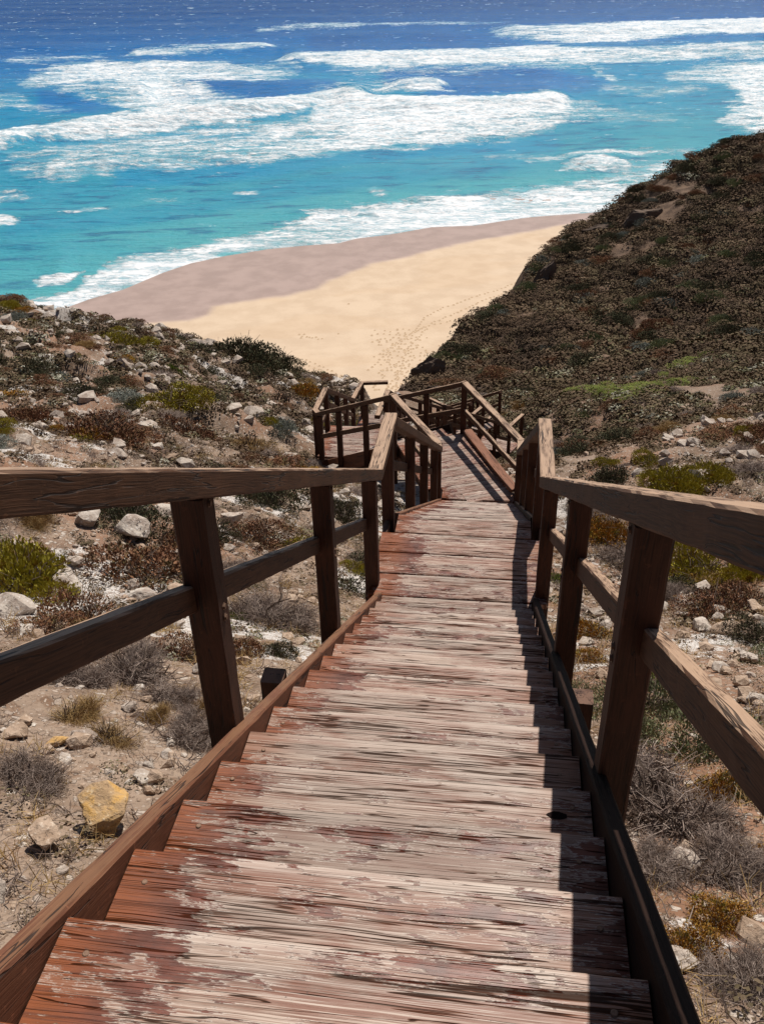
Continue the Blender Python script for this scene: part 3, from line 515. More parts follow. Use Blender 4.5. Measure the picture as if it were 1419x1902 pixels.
def board(name, far_mid, across, along, width, depth, thick=0.042, mat=M_TREAD, jit=0.004, nail=False):
    """a plank: local X across the walkway, local Y toward the far edge; top face at far_mid height"""
    SEED[0] += 1; sd = SEED[0]; nxx = 40; prof = [(-depth, -thick), (-depth, -0.004), (-depth+0.006, 0)]
    ys = list(np.linspace(-depth+0.03, -0.02, 7)); prof += [(t, 0) for t in ys] + [(-0.007, -0.0015), (0, -0.009), (0.001, -thick+.004), (-0.006, -thick)]
    V = []
    for i in range(nxx+1):
        xx = -width/2 + width*i/nxx; wob = (float(fbm(np.array(xx*4.0+sd*3.3), np.array(sd*1.7), 8, 4, .6)))*jit; near = (float(fbm(np.array(xx*5.0+sd*5.1), np.array(sd*2.9), 9, 3)))*jit*0.6
        cup = 0.0015*math.sin(xx*3+sd)
        for k, (yv, zv) in enumerate(prof):
            if k < 3: yv += near
            if k >= len(prof)-4: yv += wob; zv -= abs(wob)*0.25
            V.append((xx, yv, zv+cup))
    m_ = len(prof); F = []
    for i in range(nxx):
        for k in range(m_): F.append((i*m_+k, (i+1)*m_+k, (i+1)*m_+(k+1) % m_, i*m_+(k+1) % m_))
    # end caps as quad fans
    for b, fl in ((0, 0), (nxx*m_, 1)):
        for k in range(m_//2-1):
            f = (b+k, b+k+1, b+m_-2-k, b+m_-1-k); F.append(f if not fl else f[::-1])
    o = link(name, mesh_np(name, V, [f[::-1] for f in F], mat)); o.parent = stair
    o.matrix_basis = stair.matrix_world.inverted() @ basis(Vector(far_mid), Vector(across), Vector(along))
    if nail:
        for sx in (-1, 1):
            for yy_ in ((-0.085,) if sd % 3 else (-0.07, -0.2)):
                nx_ = sx*(width/2-0.05-0.012*(sd % 2)); Vn = []; Fn = []
                for rr_, zz_ in ((0.0068, 0.0), (0.0068, 0.001), (0.005, 0.0022)):
                    for k in range(12): Vn.append((nx_+math.cos(k*math.pi/6)*rr_, yy_+math.sin(k*math.pi/6)*rr_, zz_+0.0005))
                for j in (0, 1):
                    for k in range(12): Fn.append((j*12+k, j*12+(k+1) % 12, (j+1)*12+(k+1) % 12, (j+1)*12+k))
                for k in range(1, 10, 2): Fn.append((24, 24+k, 24+k+1, 24+k+2 if k+2 < 12 else 24))
                Fn = [f for f in Fn if len(set(f)) == 4]
                nn = link('nail', mesh_np('nail', Vn, Fn, M_NAIL)); nn.parent = o
    return o
class Flight:
    """one straight flight: start point (top nose), heading, number of risers, width"""
    def __init__(s, top, d, n, width=WID): s.top = np.array(top); s.d = np.array(d); s.r = np.array([d[1], -d[0], 0]); s.n = n; s.w = width
    def P(s, a, c, z=0): return s.top + s.d*a + s.r*c + np.array([0, 0, -a*RISE/RUN + z])     # z above the nose line
    def build(s, k0=1, nails=0, smat=(M_STR, M_STR_SHADE)):
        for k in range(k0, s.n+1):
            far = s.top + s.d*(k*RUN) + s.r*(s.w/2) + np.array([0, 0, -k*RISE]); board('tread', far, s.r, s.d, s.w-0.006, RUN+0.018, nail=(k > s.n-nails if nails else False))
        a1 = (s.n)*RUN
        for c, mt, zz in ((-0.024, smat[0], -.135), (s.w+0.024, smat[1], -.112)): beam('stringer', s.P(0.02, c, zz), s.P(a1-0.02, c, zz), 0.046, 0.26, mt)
def post(p_top, h, sz=0.095, yaw=None, label=None):
    d = DV if yaw is None else yaw; p = Vector(p_top); b = p-Vector((0, 0, h))
    SEED[0] += 1; V, F = bar_mesh(h, sz, sz, seed=SEED[0], jit=.002); o = link('post', mesh_np('post', V, F, M_POST)); o.parent = stair
    o.matrix_basis = stair.matrix_world.inverted() @ basis(b, (0, 0, 1), tuple(d)); return o
def bolt(po, h, side):
    V = []; F = []
    for r_, z_ in ((.013, .0005), (.013, .002), (.009, .002), (.009, .007)):
        for k in range(6): V.append((h+r_*math.cos(k*math.pi/3), r_*math.sin(k*math.pi/3), side*(.0475+z_)))
    for j in range(3):
        for k in range(6): F.append((j*6+k, j*6+(k+1) % 6, j*6+6+(k+1) % 6, j*6+6+k))
    F += [(18, 19, 20, 21), (18, 21, 22, 23)]; b = link('bolt', mesh_np('bolt', V, F, M_NAIL)); b.parent = po
def gz(p): return float(ground(np.array([p[0]]), np.array([p[1]]), False)[0])
def post_at(p, top_off, bottom=None):
    """post with its head at p + top_off, standing on the ground"""
    t = np.array(p)+np.array([0, 0, top_off]); b = gz(t)-0.25 if bottom is None else p[2]+bottom; return post(t, max(0.5, t[2]-b))

# flight 1 (under the viewer): noses from the landing up past the camera
N1 = 24; f1top = S(-N1*RUN, 0, N1*RISE); F1 = Flight(f1top, DV, N1)
F1.build(nails=22)
def P1(a, c, z): return S(a, c, z - min(a, 0)*RISE/RUN)
RH, MH = 0.895, 0.465                                                # centre heights of handrail and lower rail above the nose line
ac = N1*RUN
for c, aa in ((-0.085, (-3.04, -1.36, -4.75, -6.3)), (1.12, (-3.24, -1.67, -4.85, -6.3))):
    for a in aa:
        po = post_at(np.array(S(a, c, -a*RISE/RUN)), .888+.56*(.16-a)-.032+a*RISE/RUN)
        hp = po.dimensions.x if False else max(v.co.x for v in po.data.vertices)
        for dh in (-.395, -.435, -.035): bolt(po, hp+dh-(.0 if a > -2 else .0), -1 if c < 0 else 1)
    post_at(P1(0.14 if c < 0 else 0.12, c, 0), 0.865)
for c in (-0.045, 1.095):
    k = 0.16
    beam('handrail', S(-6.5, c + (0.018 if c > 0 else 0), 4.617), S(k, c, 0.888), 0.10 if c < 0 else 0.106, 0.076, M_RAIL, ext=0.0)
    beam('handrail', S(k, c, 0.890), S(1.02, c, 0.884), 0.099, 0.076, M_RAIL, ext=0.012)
for c in (-0.125, 1.152): 
    beam('lower_rail', P1(-6.5, c, MH), P1(0.2, c, MH), 0.045, 0.085, M_RAIL, ext=0.0)
for a, c, dz in ((-2.28, -0.145, -.035), (-2.04, 1.18, -.11)):
    o = post(S(a, c, -a*RISE/RUN+dz), 0.8, 0.095); o.name = 'support_pile'
kv = []; kf = []
for j, (sx_, sy_, z_) in enumerate(((.026, .013, .0012), (.018, .008, .0008), (.006, .003, .0006))):
    for k in range(14): kv.append((sx_*math.cos(k*math.pi/7)*(1+.15*math.sin(k*2.1)), sy_*math.sin(k*math.pi/7), z_))
for j in (0, 1):
    for k in range(14): kf.append((j*14+k, j*14+(k+1) % 14, (j+1)*14+(k+1) % 14, (j+1)*14+k))
for k in range(1, 12, 2): kf.append((28, 28+k, 28+k+1, 28+k+2))
m = NM('dark knot hole', .95, .1); m.col((0.012, 0.006, 0.005)); kn_ = link('knot', mesh_np('knot', kv, kf, m.m)); kn_['label'] = 'dark knot hole near the right end of the tread'
kn_.parent = next(o for o in stair.children if o.name.startswith('tread') and abs(o.matrix_basis.translation.z-12*RISE) < .01 and (Vector(S(-12*RUN, WID/2, 12*RISE))-stair.location-o.matrix_basis.translation).length < .02); kn_.location = (0.43, -0.10, 0.0016)
# landing 1
for k in range(4):
    board('deck_board', S(0.27*(k+1)-0.006+0.002*k, WID/2, 0), RV, DV, WID+(0.20 if k < 3 else 0.0), 0.262)
beam('joist', S(0.03, -0.09, -0.14), S(1.05, -0.09, -0.14), 0.045, 0.19, M_POST); beam('joist', S(0.03, WID+0.09, -0.14), S(1.05, WID+0.09, -0.14), 0.045, 0.19, M_POST)
# flight 2, straight on
F2top = S(1.06, 0, 0); F2 = Flight(F2top, DV, 19); F2.build()
for a in (0.03, 1.72, 3.3, 4.9): post_at(F2.P(a, -0.085), RH-0.06+0.0)
for a in (0.03, 1.72, 3.3): post_at(F2.P(a, 1.11), RH-0.06)
a2 = 19*RUN
post_at(F2.P(a2+0.05, -0.06), RH-0.1); post_at(F2.P(a2, 1.11), RH-0.1)
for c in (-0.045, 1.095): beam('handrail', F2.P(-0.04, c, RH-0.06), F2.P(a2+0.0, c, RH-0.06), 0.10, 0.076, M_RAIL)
for c in (-0.125, 1.15): beam('lower_rail', F2.P(0.0, c, MH), F2.P(a2, c, MH), 0.045, 0.085, M_RAIL)
# landing 2, turned to the left
q = [(6.38, -.04), (6.38, 1.10), (8.52, .22), (8.03, -.84)]          # near left, near right, far right, far left
d2 = np.array(S(8.52, .22))-np.array(S(6.38, 1.10)); d2[2] = 0; d2 /= np.linalg.norm(d2); r2 = np.array([d2[1], -d2[0], 0])
nb = 8; o2 = np.array(S(8.03, -.84, Z2)); f2 = np.array(S(8.52, .22, Z2)); w2 = 1.17
for k in range(nb):
    c_ = (o2+f2)/2 - d2*(0.262*k); ww = w2
    if k >= 6: c_ = c_ - r2*(-0.12*(k-5)); ww = w2-0.24*(k-5)
    board('deck_board', c_, r2, d2, ww, 0.256)
board('deck_board', S(6.66, WID/2, Z2-0.002+0.0), RV, DV, WID, 0.27)
beam('kick_board', np.array(S(6.62, 1.06, Z2+.05)), np.array(S(8.5, .27, Z2+.05)), 0.15, 0.045, M_KICK, up=(0, 0, 1))
beam('joist', np.array(S(6.5, -.10, Z2-.15)), np.array(S(8.03, -.80, Z2-.15)), 0.045, 0.19, M_POST); beam('joist', o2+np.array([0, 0, -.15]), f2+np.array([0, 0, -.15]), 0.045, 0.19, M_POST)
RL = RH-0.03
cR0, cR1, cL0, cL1 = S(6.62, 1.10, Z2+RL), S(8.55, .20, Z2+RL), S(6.42, -.06, Z2+RL), S(7.98, -.89, Z2+RL)
beam('handrail', cR0, cR1, 0.10, 0.076, M_RAIL, ext=.03); beam('handrail', cL0, cL1, 0.10, 0.076, M_RAIL, ext=.03)
beam('handrail', F2.P(a2, 1.095, RH-0.06), cR0, 0.10, 0.076, M_RAIL, ext=.03); beam('handrail', F2.P(a2, -0.045, RH-0.06), cL0, 0.10, 0.076, M_RAIL, ext=.02)
dn = np.array([0, 0, -0.47]); beam('lower_rail', cR0+dn, cR1+dn, 0.045, 0.085, M_RAIL); beam('lower_rail', cL0+dn, cL1+dn, 0.045, 0.085, M_RAIL)
for p in (cR0, cR1, cL1): post_at(np.array(p), -0.04)
# flight 3, turning further left
A3 = np.array(S(7.98, -.89)); B3 = np.array(S(9.85, -2.52)); d3 = B3-A3; d3[2] = 0; L3 = np.linalg.norm(d3); d3 /= L3; r3 = np.array([d3[1], -d3[0], 0])
t3 = np.array(S(8.03, -.84, Z2)); F3 = Flight(t3 + d3*0.0, d3, 8, 1.12); F3.build()
hL0 = cL1; hL1 = np.array([B3[0], B3[1], P0[2]+Z3+RL]); sl3 = (hL1[2]-hL0[2])/L3
beam('handrail', hL0, hL1, 0.10, 0.076, M_RAIL, ext=.03); beam('lower_rail', hL0+dn, hL1+dn, 0.045, 0.085, M_RAIL)
hR1 = np.array(cR1)+d3*2.3; hR1[2] = P0[2]+Z3+RL+0.12
beam('handrail', cR1, hR1, 0.10, 0.076, M_RAIL, ext=.03); beam('lower_rail', np.array(cR1)+dn, hR1+dn, 0.045, 0.085, M_RAIL)
for t in (0.34, 0.70, 0.98): post_at(hL0+(hL1-hL0)*t - r3*0.0, -0.04)
for t in (0.45, 1.0): post_at(np.array(cR1)+(hR1-np.array(cR1))*t, -0.04)
# landing 3
for k in range(5): board('deck_board', S(11.12-0.262*k, -2.0+(0.0 if k < 3 else .0), Z3), RV, DV, 1.2, 0.256)
beam('joist', S(9.85, -2.6, Z3-.15), S(11.1, -2.6, Z3-.15), 0.045, 0.19, M_POST); beam('joist', S(9.8, -2.58, Z3-.15), S(9.8, -1.4, Z3-.15), 0.045, 0.22, M_POST); beam('joist', S(11.14, -2.58, Z3-.15), S(11.14, -1.4, Z3-.15), 0.045, 0.19, M_POST)
l30, l31 = np.array(S(9.97, -2.60, Z3+RL)), np.array(S(10.92, -2.58, Z3+RL)); beam('handrail', hL1, l30, 0.10, 0.076, M_RAIL, ext=.03); beam('handrail', l30, l31, 0.10, 0.076, M_RAIL, ext=.03); beam('lower_rail', l30+dn, l31+dn, 0.045, 0.085, M_RAIL)
r30, r31 = np.array(S(9.85, -1.42, Z3+RL)), np.array(S(10.92, -1.36, Z3+RL)); beam('handrail', r30, r31, 0.10, 0.076, M_RAIL, ext=.03)
for p in (l30, l31, r31): post_at(p, -0.04)
# flight 4, straight on again
F4 = Flight(S(11.12, -2.52, Z3), DV, 10, 1.08); F4.build(); a4 = 10*RUN
for c, e in ((-0.05, l31), (1.13, r31)):
    beam('handrail', e, F4.P(a4, c, RL), 0.10, 0.076, M_RAIL, ext=.02); beam('lower_rail', F4.P(0, c, MH), F4.P(a4, c, MH), 0.045, 0.085, M_RAIL)
    for a in (0.9, 1.85, a4): post_at(F4.P(a, c), RL-.04)
for k in range(4): board('deck_board', S(11.12+a4+0.262*(k+1), -1.95, Z4), RV, DV, 1.25, 0.256)
e4 = 11.12+a4
beam('handrail', S(e4, -2.57, Z4+RL), S(e4+.95, -2.5, Z4+RL), 0.10, 0.076, M_RAIL, ext=.02); beam('handrail', S(e4+.95, -2.5, Z4+RL), S(e4+1.05, -1.9, Z4+RL), 0.10, 0.076, M_RAIL, ext=.02); post_at(S(e4+.95, -2.5, Z4), RL-.04)
# lower flights: right, then down toward the beach
def run_flight(top, head, n, width=1.08, posts=3, rails=True):
    d = np.array([math.sin(head), math.cos(head), 0]); Fk = Flight(top, d, n, width); Fk.build(); L = n*RUN
    for c in (-0.05, width+0.05):
        beam('handrail', Fk.P(0, c, RL), Fk.P(L, c, RL), 0.10, 0.076, M_RAIL, ext=.03); beam('lower_rail', Fk.P(0, c, MH), Fk.P(L, c, MH), 0.045, 0.085, M_RAIL)
        for t in np.linspace(0, L, posts): post_at(Fk.P(t, c), RL-.04)
    return Fk, Fk.top+d*L+np.array([0, 0, -n*RISE])
def deck(o, head, n, width=1.15, rail=True):
    d = np.array([math.sin(head), math.cos(head), 0]); r = np.array([d[1], -d[0], 0])
    for k in range(n): board('deck_board', o+d*(0.262*(k+1))+r*(1.08/2), r, d, width, 0.256)
    if rail:
        for c in (-0.05, 1.13):
            beam('handrail', o+r*c+np.array([0, 0, RL]), o+r*c+d*(0.262*n)+np.array([0, 0, RL]), 0.10, 0.076, M_RAIL, ext=.03); post_at(o+r*c+d*(0.262*n), RL-.04)
    return o+d*(0.262*n)
h5 = math.radians(33); e5 = S(e4+0.30, -1.45, Z4); Fa, e5b = run_flight(np.array(e5), h5, 13, posts=5)
e5c = deck(e5b, h5, 3)
h6 = math.radians(-38); Fb, e6 = run_flight(e5c + np.array([-.35, 0.25, 0]), h6, 8, posts=3); e6b = deck(e6, h6, 3)
h7 = math.radians(30); Fc, e7 = run_flight(e6b + np.array([0.2, 0.1, 0]), h7, 11, posts=4); e7b = deck(e7, h7, 3)
Fd, e8 = run_flight(e7b + np.array([-0.3, 0.2, 0]), math.radians(-30), 12, posts=4)
for nm_, p_ in (('e5', e5), ('e5b', e5b), ('e6', e6), ('e7', e7), ('e8', e8)): print(nm_, [np.round(v[0]) for v in project(np.array([p_]))], round(float(p_[2]-EYE), 1), 'ground', round(gz(p_)-EYE, 1))

# ------------------------------------------------------------------ plants
def unit(n, r): v = r.normal(size=(n, 3)); return v/np.linalg.norm(v, axis=1)[:, None]
def leaves(n, r, spread, size, shape='mound', up=0.4, flat=0.55, aspect=2.2):
    """n small leaf faces through a mound of unit radius; returns verts, faces, tint"""
    d = unit(n, r); d[:, 2] = np.abs(d[:, 2]); rad = r.uniform(0.55, 1.0, n)**0.6
    lump = 0.72+0.42*vnoise(d[:, 0]*2.4+spread*13, d[:, 1]*2.4+d[:, 2]*2, 5)+0.22*vnoise(d[:, 0]*6+spread, d[:, 1]*6+d[:, 2]*5, 6)
    c = d*rad[:, None]*lump[:, None]; c[:, 2] *= flat
    ax = d*0.7 + unit(n, r)*0.8 + np.array([0, 0, up]); ax /= np.linalg.norm(ax, axis=1)[:, None]
    sd = np.cross(ax, unit(n, r)); sd /= np.linalg.norm(sd, axis=1)[:, None]+1e-9; s = size*r.uniform(.6, 1.4, n)[:, None]
    V = np.stack([c-ax*s*.5, c+sd*s*.5/aspect*1.0, c+ax*s*.6, c-sd*s*.5/aspect], 1).reshape(-1, 3)
    F = np.arange(n*4).reshape(n, 4); t = np.repeat(np.clip(r.normal(.5, .28, n), 0, 1), 4); return V, F, t
def twigs(n, r, length, thick, flat=0.6, bend=0.5, seg=3, root=0.35, upb=0.5):
    base = unit(n, r)*r.uniform(0, 1, n)[:, None]**.5*root; base[:, 2] = np.abs(base[:, 2])*.4
    d = unit(n, r); d[:, 2] = np.abs(d[:, 2])+upb; d /= np.linalg.norm(d, axis=1)[:, None]
    V = []; P = base; L = length*r.uniform(.6, 1.1, n)[:, None]/seg; pts = [P]
    for k in range(seg): d = d + unit(n, r)*bend; d /= np.linalg.norm(d, axis=1)[:, None]; P = P + d*L; pts.append(P)
    pts = np.stack(pts, 1); pts[..., 2] *= flat; pts[..., 2] = np.abs(pts[..., 2])
    side = unit(n, r); th_ = thick*r.uniform(.6, 1.3, n); rows = []
    for k in range(seg+1):
        w_ = th_*(1-0.6*k/seg); a = pts[:, k]+side*w_[:, None]; b = pts[:, k]-side*w_[:, None]*.5+np.roll(side, 1, 1)*w_[:, None]; c = pts[:, k]-side*w_[:, None]*.5-np.roll(side, 1, 1)*w_[:, None]
        rows.append(np.stack([a, b, c], 1))
    V = np.stack(rows, 1).reshape(n, -1, 3); m_ = V.shape[1]; f = []
    for k in range(seg):
        for j in range(3): f.append((k*3+j, k*3+(j+1) % 3, (k+1)*3+(j+1) % 3, (k+1)*3+j))
    f = np.array(f); F = (f[None]+(np.arange(n)*m_)[:, None, None]).reshape(-1, 4)
    return V.reshape(-1, 3), F, np.repeat(np.clip(r.normal(.5, .3, n), 0, 1), m_)
def join(*parts):
    V, F, T, b = [], [], [], 0
    for v, f, t in parts: V.append(v); F.append(f+b); T.append(t); b += len(v)
    return np.concatenate(V), np.concatenate(F), np.concatenate(T)
def lobed(make, r, k=6, sp=.62):
    out = []
    for i in range(k):
        a = r.uniform(0, 6.28); q = 0 if i == 0 else r.uniform(.3, sp); sc_ = r.uniform(.38, .62) if i else .66
        v, f, t = make(r); out.append((v*np.array([sc_, sc_, sc_*r.uniform(.8, 1.25)]) + np.array([math.cos(a)*q, math.sin(a)*q, 0]), f, np.clip(t+r.uniform(-.2, .2), 0, 1)))
    return join(*out)
KINDS = {}                                                           # kind -> list of (foliage mesh, stem mesh)
def mk(kind, leafmat, n, size, flat, up=0.4, aspect=2.2, var=3, tw=None, dens_low=None):
    lst = []
    for i in range(var):
        r = np.random.default_rng(hash_(kind)*10+i)
        V, F, T = lobed(lambda q: leaves(n//6, q, q.uniform(0, 9), size*1.9, up=up, flat=flat, aspect=aspect), r); fm_ = mesh_np(kind+'_foliage', V, F, leafmat, False, {'tint': T})
        V, F, T = twigs(90, r, 0.85, 0.010, flat=flat*1.1); sm_ = mesh_np(kind+'_stems', V, F, M_STEM, False, {'tint': T}); lst.append((fm_, sm_))
    KINDS[kind] = lst
def hash_(s): return sum(ord(c)*(i+1) for i, c in enumerate(s)) % 997
mk('succulent_mound', L_YEL, 11000, 0.042, 0.52, 0.8, 1.7)
mk('green_succulent', L_GRN, 7000, 0.05, 0.50, 0.9, 2.0)
mk('orange_succulent', L_ORG, 8000, 0.046, 0.48, 0.6, 1.8)
mk('dark_saltbush', L_DARK, 7500, 0.048, 0.62, 0.5, 2.0)
mk('sage_saltbush', L_SAGE, 8500, 0.046, 0.60, 0.9, 2.6)
mk('red_shrub', L_RED, 8000, 0.044, 0.50, 0.3, 2.0)
mk('silver_bush', L_SILV, 6000, 0.05, 0.55, 0.5, 2.0)
def mk_t(kind, mat, n, length, thick, flat, bend, upb, root=.4, var=3):
    n = int(n*2.3); lst = []
    for i in range(var):
        r = np.random.default_rng(hash_(kind)*10+i); V, F, T = lobed(lambda q: join(twigs(n//6, q, length, thick*1.5, flat, bend, 4, root, upb), twigs(n//5, q, length*.5, thick*1.2, flat, bend*1.6, 3, root*2.2, upb*.4)), r); V2, F2, T2 = twigs(40, r, length*.8, thick*2.4, flat, bend*.7, 4, .15, upb)
        lst.append((mesh_np(kind+'_foliage', V, F, mat, False, {'tint': T}), mesh_np(kind+'_stems', V2, F2, M_STEM, False, {'tint': T2})))
    KINDS[kind] = lst
mk_t('twiggy_bush', L_GREY, 950, 1.0, 0.0062, 0.72, 0.95, 0.35)
mk_t('dry_grass', L_STRAW, 800, 0.75, 0.0065, 0.75, 0.25, 0.9, .5)
def plant(kind, p, rad, label=None, group=None, squash=1.0, parts=True, name=None, cat='shrub', v=None):
    f, s = KINDS[kind][(v if v is not None else random.randrange(3))]; names = {'succulent_mound': 'succulent_shrub', 'green_succulent': 'green_shrub', 'orange_succulent': 'orange_shrub', 'sage_saltbush': 'saltbush', 'dark_saltbush': 'dark_shrub', 'twiggy_bush': 'dry_bush', 'dry_grass': 'grass_tuft'}
    nm = name or names.get(kind, kind)
    M = Matrix.Translation(Vector(p)) @ Matrix.Rotation(random.uniform(0, 6.28), 4, 'Z') @ Matrix.Diagonal((rad*random.uniform(.92, 1.1), rad*random.uniform(.92, 1.1), rad*squash, 1))
    if parts:
        e = bpy.data.objects.new(nm, None); COL.objects.link(e); e.matrix_world = M; e.empty_display_size = .1
        for n_, me in (('foliage', f), ('stems', s)): o = bpy.data.objects.new(n_, me); COL.objects.link(o); o.parent = e
        root = e
    else: root = bpy.data.objects.new(nm, f); COL.objects.link(root); root.matrix_world = M
    tag(root, label, cat, group); return root
def place(kind, x, y, wpx, label, squash=1.0, cat='shrub', **k):
    p, t = hit(x, y); rad = wpx/2*t/F_PX*1.38; q = p.copy(); q[2] -= rad*0.06
    return plant(kind, q, rad, label, None, squash, cat=cat, **k)
